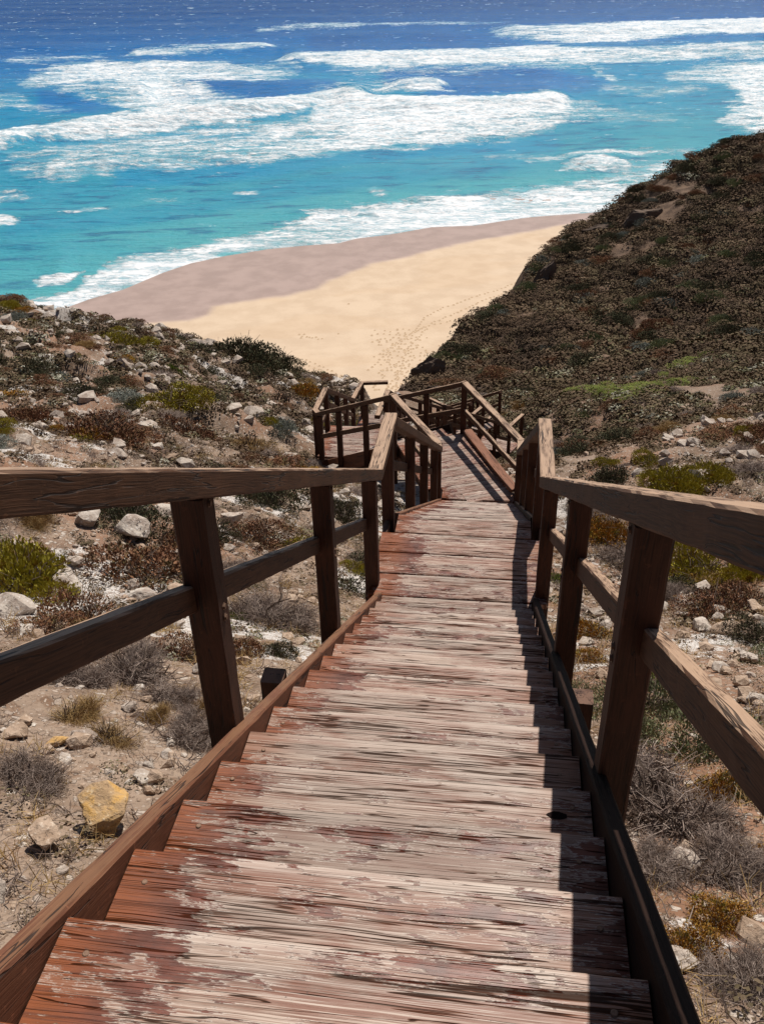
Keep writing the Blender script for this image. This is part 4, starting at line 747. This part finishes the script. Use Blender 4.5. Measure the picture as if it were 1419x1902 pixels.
hand = [
 ('succulent_mound', 35, 1085, 205, 'large yellow-green succulent mound at the left edge above pale rocks'),
 ('red_shrub', 265, 1085, 190, 'red brown bush beneath the left handrail, left of the first post'),
 ('red_shrub', 165, 1160, 170, 'dark red brown bush spreading over pale rocks below the yellow mound'),
 ('dark_saltbush', 235, 985, 130, 'dark green bush just under the left handrail by the white slabs'),
 ('dark_saltbush', 500, 955, 125, 'dark bush right under the left handrail, left of the second post'),
 ('dark_saltbush', 632, 975, 95, 'dark bush between the second and third left posts'),
 ('succulent_mound', 535, 1030, 85, 'small yellow green bush behind the second left post'),
 ('red_shrub', 470, 1020, 120, 'rusty bush between the first and second left posts'),
 ('twiggy_bush', 500, 1160, 185, 'grey twiggy bush beside the second left post under the lower rail'),
 ('twiggy_bush', 250, 1270, 200, 'sprawling grey twiggy bush below the left lower rail'),
 ('twiggy_bush', 345, 1385, 150, 'dense grey twiggy bush at the foot of the first left post'),
 ('twiggy_bush', 35, 1470, 160, 'grey brown dry bush at the left edge above the ochre boulder'),
 ('dark_saltbush', 515, 1222, 70, 'small dark bush above the left support pile'),
 ('red_shrub', 335, 1225, 110, 'rusty low bush touching the first left post'),
 ('dry_grass', 205, 1385, 130, 'clump of golden dry grass among tan stones on the left'),
 ('dry_grass', 395, 1330, 90, 'straw coloured tuft behind the first left post'),
 ('green_succulent', 440, 1150, 42, 'small bright green sprig right of the first left post'),
 ('succulent_mound', 660, 1065, 60, 'orange yellow tuft beside the third left post'),
 ('succulent_mound', 320, 775, 115, 'long yellow green shrub in the middle of the left slope'),
 ('green_succulent', 308, 703, 42, 'small bright green shrub on the upper left slope'),
 ('succulent_mound', 235, 658, 85, 'yellow olive shrub near the left skyline'),
 ('dark_saltbush', 183, 636, 42, 'round dark bush beside the yellow olive shrub near the left skyline'),
 ('dark_saltbush', 85, 590, 90, 'dark bush standing on the left skyline against the surf'),
 ('dark_saltbush', 440, 688, 120, 'broad dark saltbush on the brow above the beach'),
 ('dark_saltbush', 500, 700, 90, 'dark saltbush on the brow nearest the stairway'),
 ('dark_saltbush', 370, 672, 70, 'dark bush at the left end of the row along the brow'),
 ('orange_succulent', 555, 742, 80, 'brown green shrub left of the far zigzag landing'),
 ('succulent_mound', 490, 808, 52, 'small yellow green shrub left of the far zigzag landing'),
 ('red_shrub', 345, 822, 120, 'brown bush just above the left handrail near the centre'),
 ('red_shrub', 185, 838, 165, 'wide rusty bush just above the left handrail'),
 ('dark_saltbush', 140, 725, 75, 'dark green bush in the middle of the left slope'),
 ('dark_saltbush', 65, 715, 60, 'dark bush near the left edge below a pale ledge'),
 ('succulent_mound', 10, 835, 50, 'yellow tuft at the left edge above the handrail'),
 ('dry_grass', 470, 838, 120, 'tawny dry grass patch above the left handrail'),
 ('red_shrub', 30, 800, 110, 'red brown bush at the left edge of the slope'),
 ('succulent_mound', 1300, 1068, 160, 'yellow green succulent patch right of the first right post'),
 ('succulent_mound', 1400, 1070, 130, 'yellow green succulent patch at the right edge under the handrail'),
 ('orange_succulent', 1130, 985, 95, 'orange brown succulent between the two nearest right posts'),
 ('succulent_mound', 1245, 903, 110, 'yellow shrub spreading just above the right handrail'),
 ('succulent_mound', 1310, 890, 90, 'yellow shrub above the right handrail nearer the right edge'),
 ('succulent_mound', 1128, 864, 42, 'small yellow green tuft right of the upright landing rail'),
 ('succulent_mound', 1205, 862, 62, 'pale yellow tuft on the slope above the right handrail'),
 ('red_shrub', 1325, 1140, 130, 'rusty bush above the rubble on the right'),
 ('orange_succulent', 1105, 1185, 95, 'orange brown bush behind the second right post'),
 ('orange_succulent', 1085, 1230, 70, 'small orange bush low behind the second right post'),
 ('sage_saltbush', 1215, 1325, 170, 'grey green saltbush behind the nearest right post'),
 ('sage_saltbush', 1335, 1395, 190, 'grey green saltbush beneath the right lower rail'),
 ('sage_saltbush', 1080, 1300, 90, 'green saltbush behind the right support pile'),
 ('twiggy_bush', 1240, 1545, 300, 'large grey twiggy bush right of the stairs near the bottom'),
 ('twiggy_bush', 1180, 1450, 170, 'grey twiggy bush just right of the nearest right post'),
 ('dark_saltbush', 1400, 1195, 90, 'dark bush at the right edge beside the rubble'),
 ('orange_succulent', 1290, 1790, 130, 'orange green succulent in the lower right corner'),
 ('orange_succulent', 1400, 1610, 120, 'orange brown bush at the right edge near the bottom'),
 ('green_succulent', 1032, 1085, 60, 'bright green sprig against the third right post'),
 ('twiggy_bush', 1150, 1045, 110, 'grey twiggy bush behind the nearest right post above the lower rail'),
 ('twiggy_bush', 1385, 1840, 200, 'grey brown dry bush in the bottom right corner'),
 ('dark_saltbush', 945, 855, 50, 'dark green bush at the right of the second landing'),
 ('green_succulent', 838, 800, 50, 'green tuft at the far end of the second landing'),
 ('dark_saltbush', 1130, 895, 80, 'dark purple brown bush beside the right landing rail'),
 ('sage_saltbush', 1180, 1380, 110, 'grey green saltbush hugging the outer side of the nearest right post'),
 ('sage_saltbush', 1290, 1330, 120, 'grey green saltbush between the nearest right post and the right lower rail'),
 ('green_succulent', 1250, 1270, 90, 'dark green shrub above the grey green saltbush on the right'),
 ('orange_succulent', 1330, 1480, 110, 'orange green shrub below the right lower rail'),
 ('sage_saltbush', 1400, 1480, 120, 'grey green saltbush at the right edge under the lower rail'),
 ('twiggy_bush', 1330, 1640, 200, 'grey twiggy bush spreading below the large one on the right'),
 ('twiggy_bush', 1220, 1640, 150, 'grey twigs against the right stringer near the bottom'),
 ('orange_succulent', 1340, 1730, 110, 'rust and green shrub near the bottom right'),
 ('red_shrub', 1180, 1110, 80, 'rusty bush glimpsed between the two nearest right posts'),
 ('red_shrub', 1380, 1120, 110, 'red brown bush at the right edge above the rubble'),
 ('twiggy_bush', 1270, 1115, 100, 'grey twiggy bush beside the rusty bush above the right rubble'),
 ('twiggy_bush', 420, 1085, 120, 'grey twiggy bush behind the lower rail midway between the first two left posts'),
 ('dark_saltbush', 395, 1010, 90, 'dark olive bush right of the first left post under the handrail'),
 ('twiggy_bush', 120, 1270, 150, 'grey twiggy bush on the left just below the lower rail'),
 ('dry_grass', 130, 1345, 110, 'straw coloured tuft left of the golden dry grass'),
 ('red_shrub', 430, 1215, 90, 'rusty low bush right of the first left post near its middle'),
 ('twiggy_bush', 300, 1310, 120, 'grey twiggy bush just left of the first left post'),
 ('dry_grass', 290, 1350, 80, 'golden dry tuft beside the dense grey bush'),
 ('red_shrub', 90, 1185, 120, 'dark rusty bush at the left above the lower rail'),
 ('dry_grass', 60, 970, 120, 'tawny dry grass under the left handrail at the left edge'),
 ('red_shrub', 330, 1030, 110, 'rusty bush just left of the first left post above the lower rail'),
 ('succulent_mound', 1385, 828, 55, 'yellow tuft at the right edge on the middle slope'),
]
for h_ in hand: place(*h_)
for x, y, wpx in [(1090, 716, 70), (1130, 712, 80), (1165, 716, 70), (1195, 712, 80), (1235, 700, 85), (1270, 688, 80), (1300, 680, 60), (1150, 735, 60), (1200, 730, 55), (1075, 722, 60), (1105, 728, 60), (1150, 722, 80), (1180, 728, 70), (1215, 718, 70), (1250, 712, 70), (1285, 702, 70), (1255, 694, 60), (1215, 706, 70), (1320, 672, 50), (1128, 728, 60), (1165, 742, 50), (1230, 725, 50)]:
    p, t = hit(x, y); plant('green_succulent', p, wpx/2*t/F_PX*1.15, 'bright green plant in the low green band across the gully', 'green plants in the band across the gully', 0.22)

def scatter(n, xr, yr, seed, cond=None, minwalk=0.9):
    r = np.random.default_rng(seed); X = r.uniform(*xr, n*4); Y = r.uniform(*yr, n*4)
    sd = coast_dist(X, Y); ok = (sd < -0.1) & (walk_dist(X, Y) > minwalk)
    if cond is not None: ok &= cond(X, Y)
    X, Y = X[ok][:n], Y[ok][:n]; return X, Y, ground(X, Y), r
def in_view(X, Y, Z, m_=60):
    px, py = project(np.stack([X, Y, Z], 1)); return (px > -m_) & (px < W_PX+m_) & (py > 180) & (py < H_PX+m_)
# individually placed mid-slope plants
X, Y, Z, r = scatter(420, (-16, 0.5), (6, 37), 5, lambda x, y: (np.abs(x) < 0.5*y+2) & (fbm(x/2.5, y/2.5, 300, 3) > -.25)); iv = in_view(X, Y, Z)
kinds = ['dark_saltbush', 'red_shrub', 'twiggy_bush', 'red_shrub', 'dry_grass', 'orange_succulent', 'dark_saltbush', 'twiggy_bush', 'silver_bush', 'succulent_mound', 'red_shrub', 'dark_saltbush']
LBL = {'dark_saltbush': 'dark green', 'red_shrub': 'red brown', 'twiggy_bush': 'grey twiggy', 'dry_grass': 'straw coloured grassy', 'orange_succulent': 'orange brown', 'silver_bush': 'silver grey', 'succulent_mound': 'yellow green'}
cnt = 0
for x, y, z in zip(X[iv], Y[iv], Z[iv]):
    k = kinds[r.integers(len(kinds))]; rad = r.uniform(.20, .66)*(0.6 if y < 12 else 1); cnt += 1
    plant(k, (x, y, z-rad*.08), rad, 'small %s shrub among the pale rocks of the left slope' % LBL[k], '%s shrubs on the left slope' % LBL[k], r.uniform(.6, 1), parts=False)
    if cnt > 250: break
X, Y, Z, r = scatter(420, (2.0, 24), (3, 44), 6, lambda x, y: (x < 0.5*y+2) & (x > 0.06*y+1.2)); iv = in_view(X, Y, Z); cnt = 0
for x, y, z in zip(X[iv], Y[iv], Z[iv]):
    k = ['dark_saltbush', 'red_shrub', 'twiggy_bush', 'twiggy_bush', 'sage_saltbush', 'red_shrub', 'dry_grass', 'silver_bush', 'dark_saltbush'][r.integers(9)]; rad = r.uniform(.20, .60)*(0.6 if y < 9 else 1); cnt += 1
    plant(k, (x, y, z-rad*.08), rad, 'small %s shrub on the open slope right of the stairway' % LBL.get(k, 'sage green'), '%s shrubs on the right slope' % LBL.get(k, 'sage green'), r.uniform(.6, 1), parts=False)
    if cnt > 250: break

X, Y, Z, r = scatter(900, (0, 60), (46, 104), 61, lambda x, y: (y+0.35*(x-10) > 48) & (x < .5*y+2)); iv = in_view(X, Y, Z, 5); cnt = 0
for x, y, z in zip(X[iv], Y[iv], Z[iv]):
    k = ['dark_saltbush', 'dark_saltbush', 'silver_bush', 'red_shrub', 'sage_saltbush', 'red_shrub'][r.integers(6)]; rad = r.uniform(.6, 1.5); cnt += 1
    plant(k, (x, y, z), rad, 'rounded %s bush standing out of the heath on the far hill' % LBL.get(k, 'sage green'), '%s bushes on the far hill' % LBL.get(k, 'sage green'), r.uniform(.7, 1.1), parts=False)
    if cnt > 170: break
# heath covering the far hill and the gully: one mass
def clump(r, n, size):
    d = unit(n, r); d[:, 2] = np.abs(d[:, 2]); sp = r.uniform(0, 9); lump = .62+.5*vnoise(d[:, 0]*2.2+sp, d[:, 1]*2.2+d[:, 2]*2, 5)+.25*vnoise(d[:, 0]*7+sp, d[:, 1]*7+d[:, 2]*5, 6)
    c = d*(lump*r.uniform(.82, 1.0, n))[:, None]; c[:, 2] *= r.uniform(.55, .85); nrm = d+unit(n, r)*.55; a = np.cross(nrm, unit(n, r)); a /= np.linalg.norm(a, axis=1)[:, None]+1e-9
    b = np.cross(nrm, a); b /= np.linalg.norm(b, axis=1)[:, None]+1e-9; s_ = (size*r.uniform(.6, 1.4, n))[:, None]*.5
    return np.stack([c-a*s_, c+b*s_*.8, c+a*s_, c-b*s_*.8], 1).reshape(-1, 3), np.arange(n*4).reshape(n, 4), np.repeat(np.clip(r.normal(.5, .28, n), 0, 1), 4)
def heath_mass(name, X, Y, Z, R, mat, label, seed, n=44, size=.30, tintf=None):
    r = np.random.default_rng(seed); protos = [clump(r, n, size) for _ in range(12)]; Vs_, Fs_, Ts = [], [], []; b = 0
    for i in range(len(X)):
        v, f, t = protos[i % 12]; a = r.uniform(0, 6.28); ca, sa = math.cos(a), math.sin(a)
        q = v@np.array([[ca, sa, 0], [-sa, ca, 0], [0, 0, r.uniform(.5, 1.0)]])*R[i]; Vs_.append(q+np.array([X[i], Y[i], Z[i]])); Fs_.append(f+b); b += len(v)
        Ts.append(np.clip((t-.5)*.22 + (tintf[i] if tintf is not None else r.uniform(0, .7)), 0, 1))
    o = link(name, mesh_np(name, np.concatenate(Vs_), np.concatenate(Fs_), mat, False, {'tint': np.concatenate(Ts)})); tag(o, label, 'heath', kind='stuff')
m = NM('heath foliage', 0.9, 0.04); t = m.attr('tint'); cr2 = m.n('ShaderNodeValToRGB'); e = cr2.color_ramp.elements
st = [(0, (0.060, 0.042, 0.030)), (.25, (0.115, 0.076, 0.051)), (.5, (0.10, 0.078, 0.045)), (.7, (0.165, 0.115, 0.078)), (.85, (0.13, 0.125, 0.062)), (.95, (0.27, 0.255, 0.19)), (1, (0.36, 0.34, 0.27))]
e[0].color = (*st[0][1], 1); e[1].color = (*st[-1][1], 1)
for s_, c_ in st[1:-1]: q_ = e.new(s_); q_.color = (*c_, 1)
m.t.links.new(t, cr2.inputs[0]); c = m.mix(m.step(m.noise(m.pos(), .12, 3), .5, .66, 0, .5), cr2.outputs[0], (0.13, 0.085, 0.055)); m.col(c); M_HEATH = m.m
X, Y, Z, r = scatter(12500, (-6, 62), (36, 118), 21, lambda x, y: (y+0.35*(x-10) > 44) & (x < 0.50*y+6) & (fbm(x/2.6, y/2.6, 310, 4) > -.30), 0)
iv = in_view(X, Y, Z, 100); X, Y, Z = X[iv], Y[iv], Z[iv]
tt = np.clip(.34+.45*fbm(X/5, Y/5, 320, 3)+r.normal(0, .20, len(X)), 0, .97)
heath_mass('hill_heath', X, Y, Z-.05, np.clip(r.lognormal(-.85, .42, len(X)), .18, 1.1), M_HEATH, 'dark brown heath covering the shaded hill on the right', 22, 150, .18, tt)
X, Y, Z, r = scatter(8500, (1.5, 30), (6, 52), 23, lambda x, y: (y+0.35*(x-10) < 47) & (x < 0.50*y+3) & (x > .03*y+.6) & (fbm(x/2.2, y/2.2, 330, 3) > -.34), .8)
tt = np.clip(.5+.4*fbm(X/3, Y/3, 340, 3)+r.normal(0, .2, len(X)), 0, 1)
heath_mass('gully_heath', X, Y, Z-.03, r.uniform(.10, .34, len(X))*np.clip(Y/22, .45, 1.2), M_HEATH, 'low brown heath on the slope down to the gully', 24, 80, .26, tt)
X, Y, Z, r = scatter(10000, (-20, 1), (5, 37), 25, lambda x, y: (x > -0.5*y-3) & (fbm(x/1.7, y/1.7, 350, 3) > -.28), .9)
tt = np.clip(.45+.4*fbm(X/2, Y/2, 360, 3)+r.normal(0, .25, len(X)), 0, 1)
heath_mass('slope_scrub', X, Y, Z-.02, r.uniform(.07, .24, len(X))*np.clip(Y/18, .45, 1.2), M_HEATH, 'low brown scrub between the pale rocks of the left slope', 26, 70, .27, tt)
X, Y, Z, r = scatter(1500, (-8, 8), (1.2, 13), 33, lambda x, y: (fbm(x/1.0, y/1.0, 372, 3) > .0), .75)
tt = np.clip(.55+.4*fbm(X, Y, 362, 3)+r.normal(0, .25, len(X)), 0, 1); heath_mass('near_scrub', X, Y, Z-.01, r.uniform(.03, .13, len(X)), M_HEATH, 'low brown and olive scrub creeping over the ground beside the near stairs', 34, 170, .13, tt)
# dry litter and grass close to the stairs
def litter(name, X, Y, Z, R, mat, label, seed, nt=26):
    r = np.random.default_rng(seed); pr = [twigs(nt, r, .9, .016, .6, .5, 2, .5, .4) for _ in range(10)]; Vs_, Fs_, Ts = [], [], []; b = 0
    for i in range(len(X)):
        v, f, t = pr[i % 10]; Vs_.append(v*R[i]+np.array([X[i], Y[i], Z[i]])); Fs_.append(f+b); Ts.append(t); b += len(v)
    tag(link(name, mesh_np(name, np.concatenate(Vs_), np.concatenate(Fs_), mat, False, {'tint': np.concatenate(Ts)})), label, 'dry grass', kind='stuff')
X, Y, Z, r = scatter(3200, (-7, 7), (.8, 13), 27, lambda x, y: (fbm(x/.9, y/.9, 370, 3) > -.02), .62); litter('dry_grass_litter', X, Y, Z-.01, r.uniform(.05, .15, len(X)), L_STRAW, 'thin straw coloured dry grass scattered over the stony ground', 28)
X, Y, Z, r = scatter(3000, (-7, 7), (.8, 13), 29, lambda x, y: (fbm(x/1.1, y/1.1, 380, 3) > -.02), .62); litter('twig_litter', X, Y, Z-.01, r.uniform(.06, .17, len(X)), L_GREY, 'fine grey twigs scattered over the stony ground', 30)

# ------------------------------------------------------------------ rocks
import bmesh
def rock_mesh(seed, sub=3, rough=.28, flat=.62):
    b = bmesh.new(); bmesh.ops.create_icosphere(b, subdivisions=sub, radius=1); r = np.random.default_rng(seed)
    V = np.array([v.co[:] for v in b.verts]); F = np.array([[v.index for v in f.verts] for f in b.faces]); b.free()
    for _ in range(15):                                              # slice flat faces
        n = unit(1, r)[0]; d = r.uniform(.38, .74); s = V@n; V = V - np.outer(np.maximum(s-d, 0), n)*.93
    nn = fbm(V[:, 0]*1.7+seed, V[:, 1]*1.7+V[:, 2]*1.3, seed, 4)*rough + fbm(V[:, 0]*6+seed, V[:, 1]*6+V[:, 2]*5, seed+5, 3)*rough*.28; V = V*(1+nn)[:, None]; V[:, 2] *= flat
    V *= np.array([1.0, r.uniform(.65, .95), 1]); return V, F
ROCKS = [[mesh_np('rock', *rock_mesh(i+3), mt) for i in range(5)] for mt in (M_ROCK, M_TAN, M_OCHRE)]
def rock(p, rad, mi, label, group=None, name='rock', sink=.25, k=None, tilt=.3):
    o = bpy.data.objects.new(name, ROCKS[mi][k if k is not None else random.randrange(5)]); COL.objects.link(o)
    o.location = (p[0], p[1], p[2]+rad*(.5-sink)); o.rotation_euler = (random.uniform(-tilt, tilt), random.uniform(-tilt, tilt), random.uniform(0, 6.3)); o.scale = (rad, rad, rad); tag(o, label, 'rock', group); return o
def prock(x, y, wpx, mi, label, **k):
    p, t = hit(x, y); return rock(p, wpx/2*t/F_PX, mi, label, **k)
prock(203, 1545, 135, 2, 'ochre topped boulder beside the left stringer', name='boulder', sink=-.05, k=1)
prock(90, 1575, 108, 1, 'tan boulder left of the ochre boulder', name='boulder', sink=.0, k=2)
prock(118, 1622, 34, 0, 'small white stone in front of the tan boulder')
for i, (x, y, w_, mi, lb) in enumerate([(108, 1392, 54, 2, 'flat tan stone below the golden dry grass'), (325, 1112, 52, 1, 'pale tan rock under the left lower rail beside the first post'), (270, 1112, 62, 0, 'pale rock with dark hollow left of the first post'),
    (120, 1095, 100, 0, 'white limestone slab beside the yellow mound'), (30, 1135, 110, 0, 'white limestone slab at the left edge below the yellow mound'), (60, 1180, 70, 0, 'grey white rock at the left edge above the lower rail'), (305, 960, 60, 0, 'white rock just under the left handrail by the first post'),
    (430, 985, 70, 0, 'white rock behind the first left post'), (240, 1000, 90, 0, 'long white slab between the yellow mound and handrail'), (165, 985, 80, 0, 'low white slab above the yellow mound'), (40, 1030, 40, 0, 'white stone half hidden behind the yellow mound'), (30, 1380, 60, 1, 'tan rock at the left edge under the lower rail'),
    (275, 1460, 60, 0, 'flat white rock beside the left stringer below the twiggy bush'), (120, 1440, 34, 1, 'tan pebble above the ochre boulder'), (230, 1440, 34, 1, 'small tan stone below the golden grass'), (280, 1430, 28, 0, 'pale stone near the left stringer'), (470, 1300, 36, 1, 'small tan stone between stairs and first left post'),
    (1140, 1150, 46, 1, 'pale rock between the two nearest right posts'), (1125, 1165, 40, 0, 'white stone between the two nearest right posts'), (1225, 1130, 44, 0, 'angular white rock right of the nearest post'), (1300, 1170, 62, 0, 'pale rock at the top of the right rubble'), (1350, 1180, 70, 1, 'broad pale rock in the right rubble'), (1385, 1235, 58, 0, 'pointed grey rock in the right rubble'),
    (1340, 1250, 46, 0, 'squat pale rock in the right rubble'), (1270, 1190, 36, 1, 'small tan rock in the right rubble'), (1405, 1310, 50, 0, 'pale flat rock at the right edge below the rubble'), (1200, 1240, 50, 1, 'tan rock behind the nearest right post'), (1275, 1620, 80, 0, 'white rock under the grey twiggy bush'), (1300, 1720, 44, 1, 'tan stone near the lower right succulent'),
    (1300, 890, 44, 0, 'grey slab behind the yellow shrubs above the right handrail')]): prock(x, y, w_, mi, lb)
X, Y, Z, r = scatter(560, (-16, 1), (3, 36), 41, lambda x, y: (np.abs(x) < .5*y+1) & (fbm(x/2.4+9, y/1.5, 77, 5, .6) > -.02), .8); iv = in_view(X, Y, Z, 10)
for x, y, z in list(zip(X[iv], Y[iv], Z[iv]))[:112]:
    rad = (.035+.15*r.random()**2.5)*np.clip(y/12, .45, 1.5); rock((x, y, z), rad, 0 if r.random() < .75 else 1, 'loose pale limestone rock on the left slope', 'limestone rocks on the left slope')
X, Y, Z, r = scatter(300, (1.5, 10), (2, 26), 43, lambda x, y: (x < .5*y+1) & (x > .12*y+1.0), .8); iv = in_view(X, Y, Z, 10)
for x, y, z in list(zip(X[iv], Y[iv], Z[iv]))[:62]:
    rad = r.uniform(.03, .10)*np.clip(y/9, .6, 1.6); rock((x, y, z), rad, 0 if r.random() < .6 else 1, 'loose pale stone on the slope right of the stairway', 'loose stones on the right slope')
DARK = [mesh_np('rock', *rock_mesh(90+i, 4, .42, .6), M_DARKROCK) for i in range(4)]
def ledge(x, y, wpx, hpx, label, k, back=.5, rz=0.0):
    p, t = hit(x, y); a = wpx/2*t/F_PX; hh = hpx/2*t/F_PX; o = bpy.data.objects.new('rock_ledge', DARK[k]); COL.objects.link(o); o.location = (p[0], p[1]+back, p[2]+hh*.1); o.rotation_euler = (0, 0, rz); o.scale = (a, a*.45, hh*1.7); tag(o, label, 'rock')
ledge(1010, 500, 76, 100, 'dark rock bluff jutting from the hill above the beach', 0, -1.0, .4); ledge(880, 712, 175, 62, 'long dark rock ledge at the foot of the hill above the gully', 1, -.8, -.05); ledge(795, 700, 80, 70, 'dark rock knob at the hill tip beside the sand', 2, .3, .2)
ledge(1200, 398, 115, 52, 'dark rock filling in for a cave shadow near the hill crest', 3, -.6, .25); ledge(632, 736, 70, 30, 'dark flat rock on the brow left of the gully mouth', 1, .2, 0); ledge(1110, 425, 80, 26, 'dark rock ledge on the hill edge above the surf', 2, .2, .3)  # dark rock by the crest takes the place of a cave shadow
rr_ = np.random.default_rng(77)
for n_, (x0, x1, y0, y1), lb, gp in ((44, (0, 330, 1120, 1500), 'broken pale stone on the ground below the left lower rail', 'broken stones below the left lower rail'), (34, (1225, 1440, 1130, 1345), 'angular pale stone in the rubble bed right of the nearest right post', 'stones in the right rubble bed')):
    for q_ in range(n_):
        x, y = rr_.uniform(x0, x1), rr_.uniform(y0, y1); prock(x, y, 14+38*rr_.random()**2, int(rr_.random() < .45), lb, group=gp)
def rubble(name, X, Y, Z, R, mat, label, seed):
    r = np.random.default_rng(seed); pr = [rock_mesh(50+i, 1, .3, .65) for i in range(12)]; Vs_, Fs_ = [], []; b = 0
    for i in range(len(X)):
        v, f = pr[i % 12]; a = r.uniform(0, 6.3); ca, sa = math.cos(a), math.sin(a); q = v@np.array([[ca, sa, 0], [-sa, ca, 0], [0, 0, 1]])*R[i]; Vs_.append(q+np.array([X[i], Y[i], Z[i]+R[i]*.2])); Fs_.append(f+b); b += len(v)
    tag(link(name, mesh_np(name, np.concatenate(Vs_), np.concatenate(Fs_), mat)), label, 'rubble', kind='stuff')
X, Y, Z, r = scatter(9000, (-16, 1), (1.0, 34), 45, lambda x, y: (np.abs(x) < .5*y+1.5) & (fbm(x/1.5, y/1.1, 400, 4) > -.12), .55); rubble('white_rubble', X, Y, Z, (r.pareto(1.9, len(X))*.015+.010).clip(0, .16)*np.clip(Y/8, .55, 2.2), M_ROCK, 'white limestone rubble strewn over the left slope', 46)
X, Y, Z, r = scatter(20000, (-7, 7), (.6, 11), 47, None, .55); rubble('tan_gravel', X, Y, Z, (r.pareto(1.9, len(X))*.009+.006).clip(0, .09), M_TAN, 'tan gravel and small stones beside the stairway', 48)
X, Y, Z, r = scatter(3500, (1.3, 9), (1.8, 16), 49, lambda x, y: (fbm(x/1.6, y/1.6, 410, 3) > -.02), .6); rubble('pale_rubble', X, Y, Z, (r.pareto(1.8, len(X))*.014+.010).clip(0, .14)*np.clip(Y/7, .7, 1.5), M_ROCK, 'pale angular rubble on the ground right of the stairway', 50)
print('objects', len(bpy.data.objects))
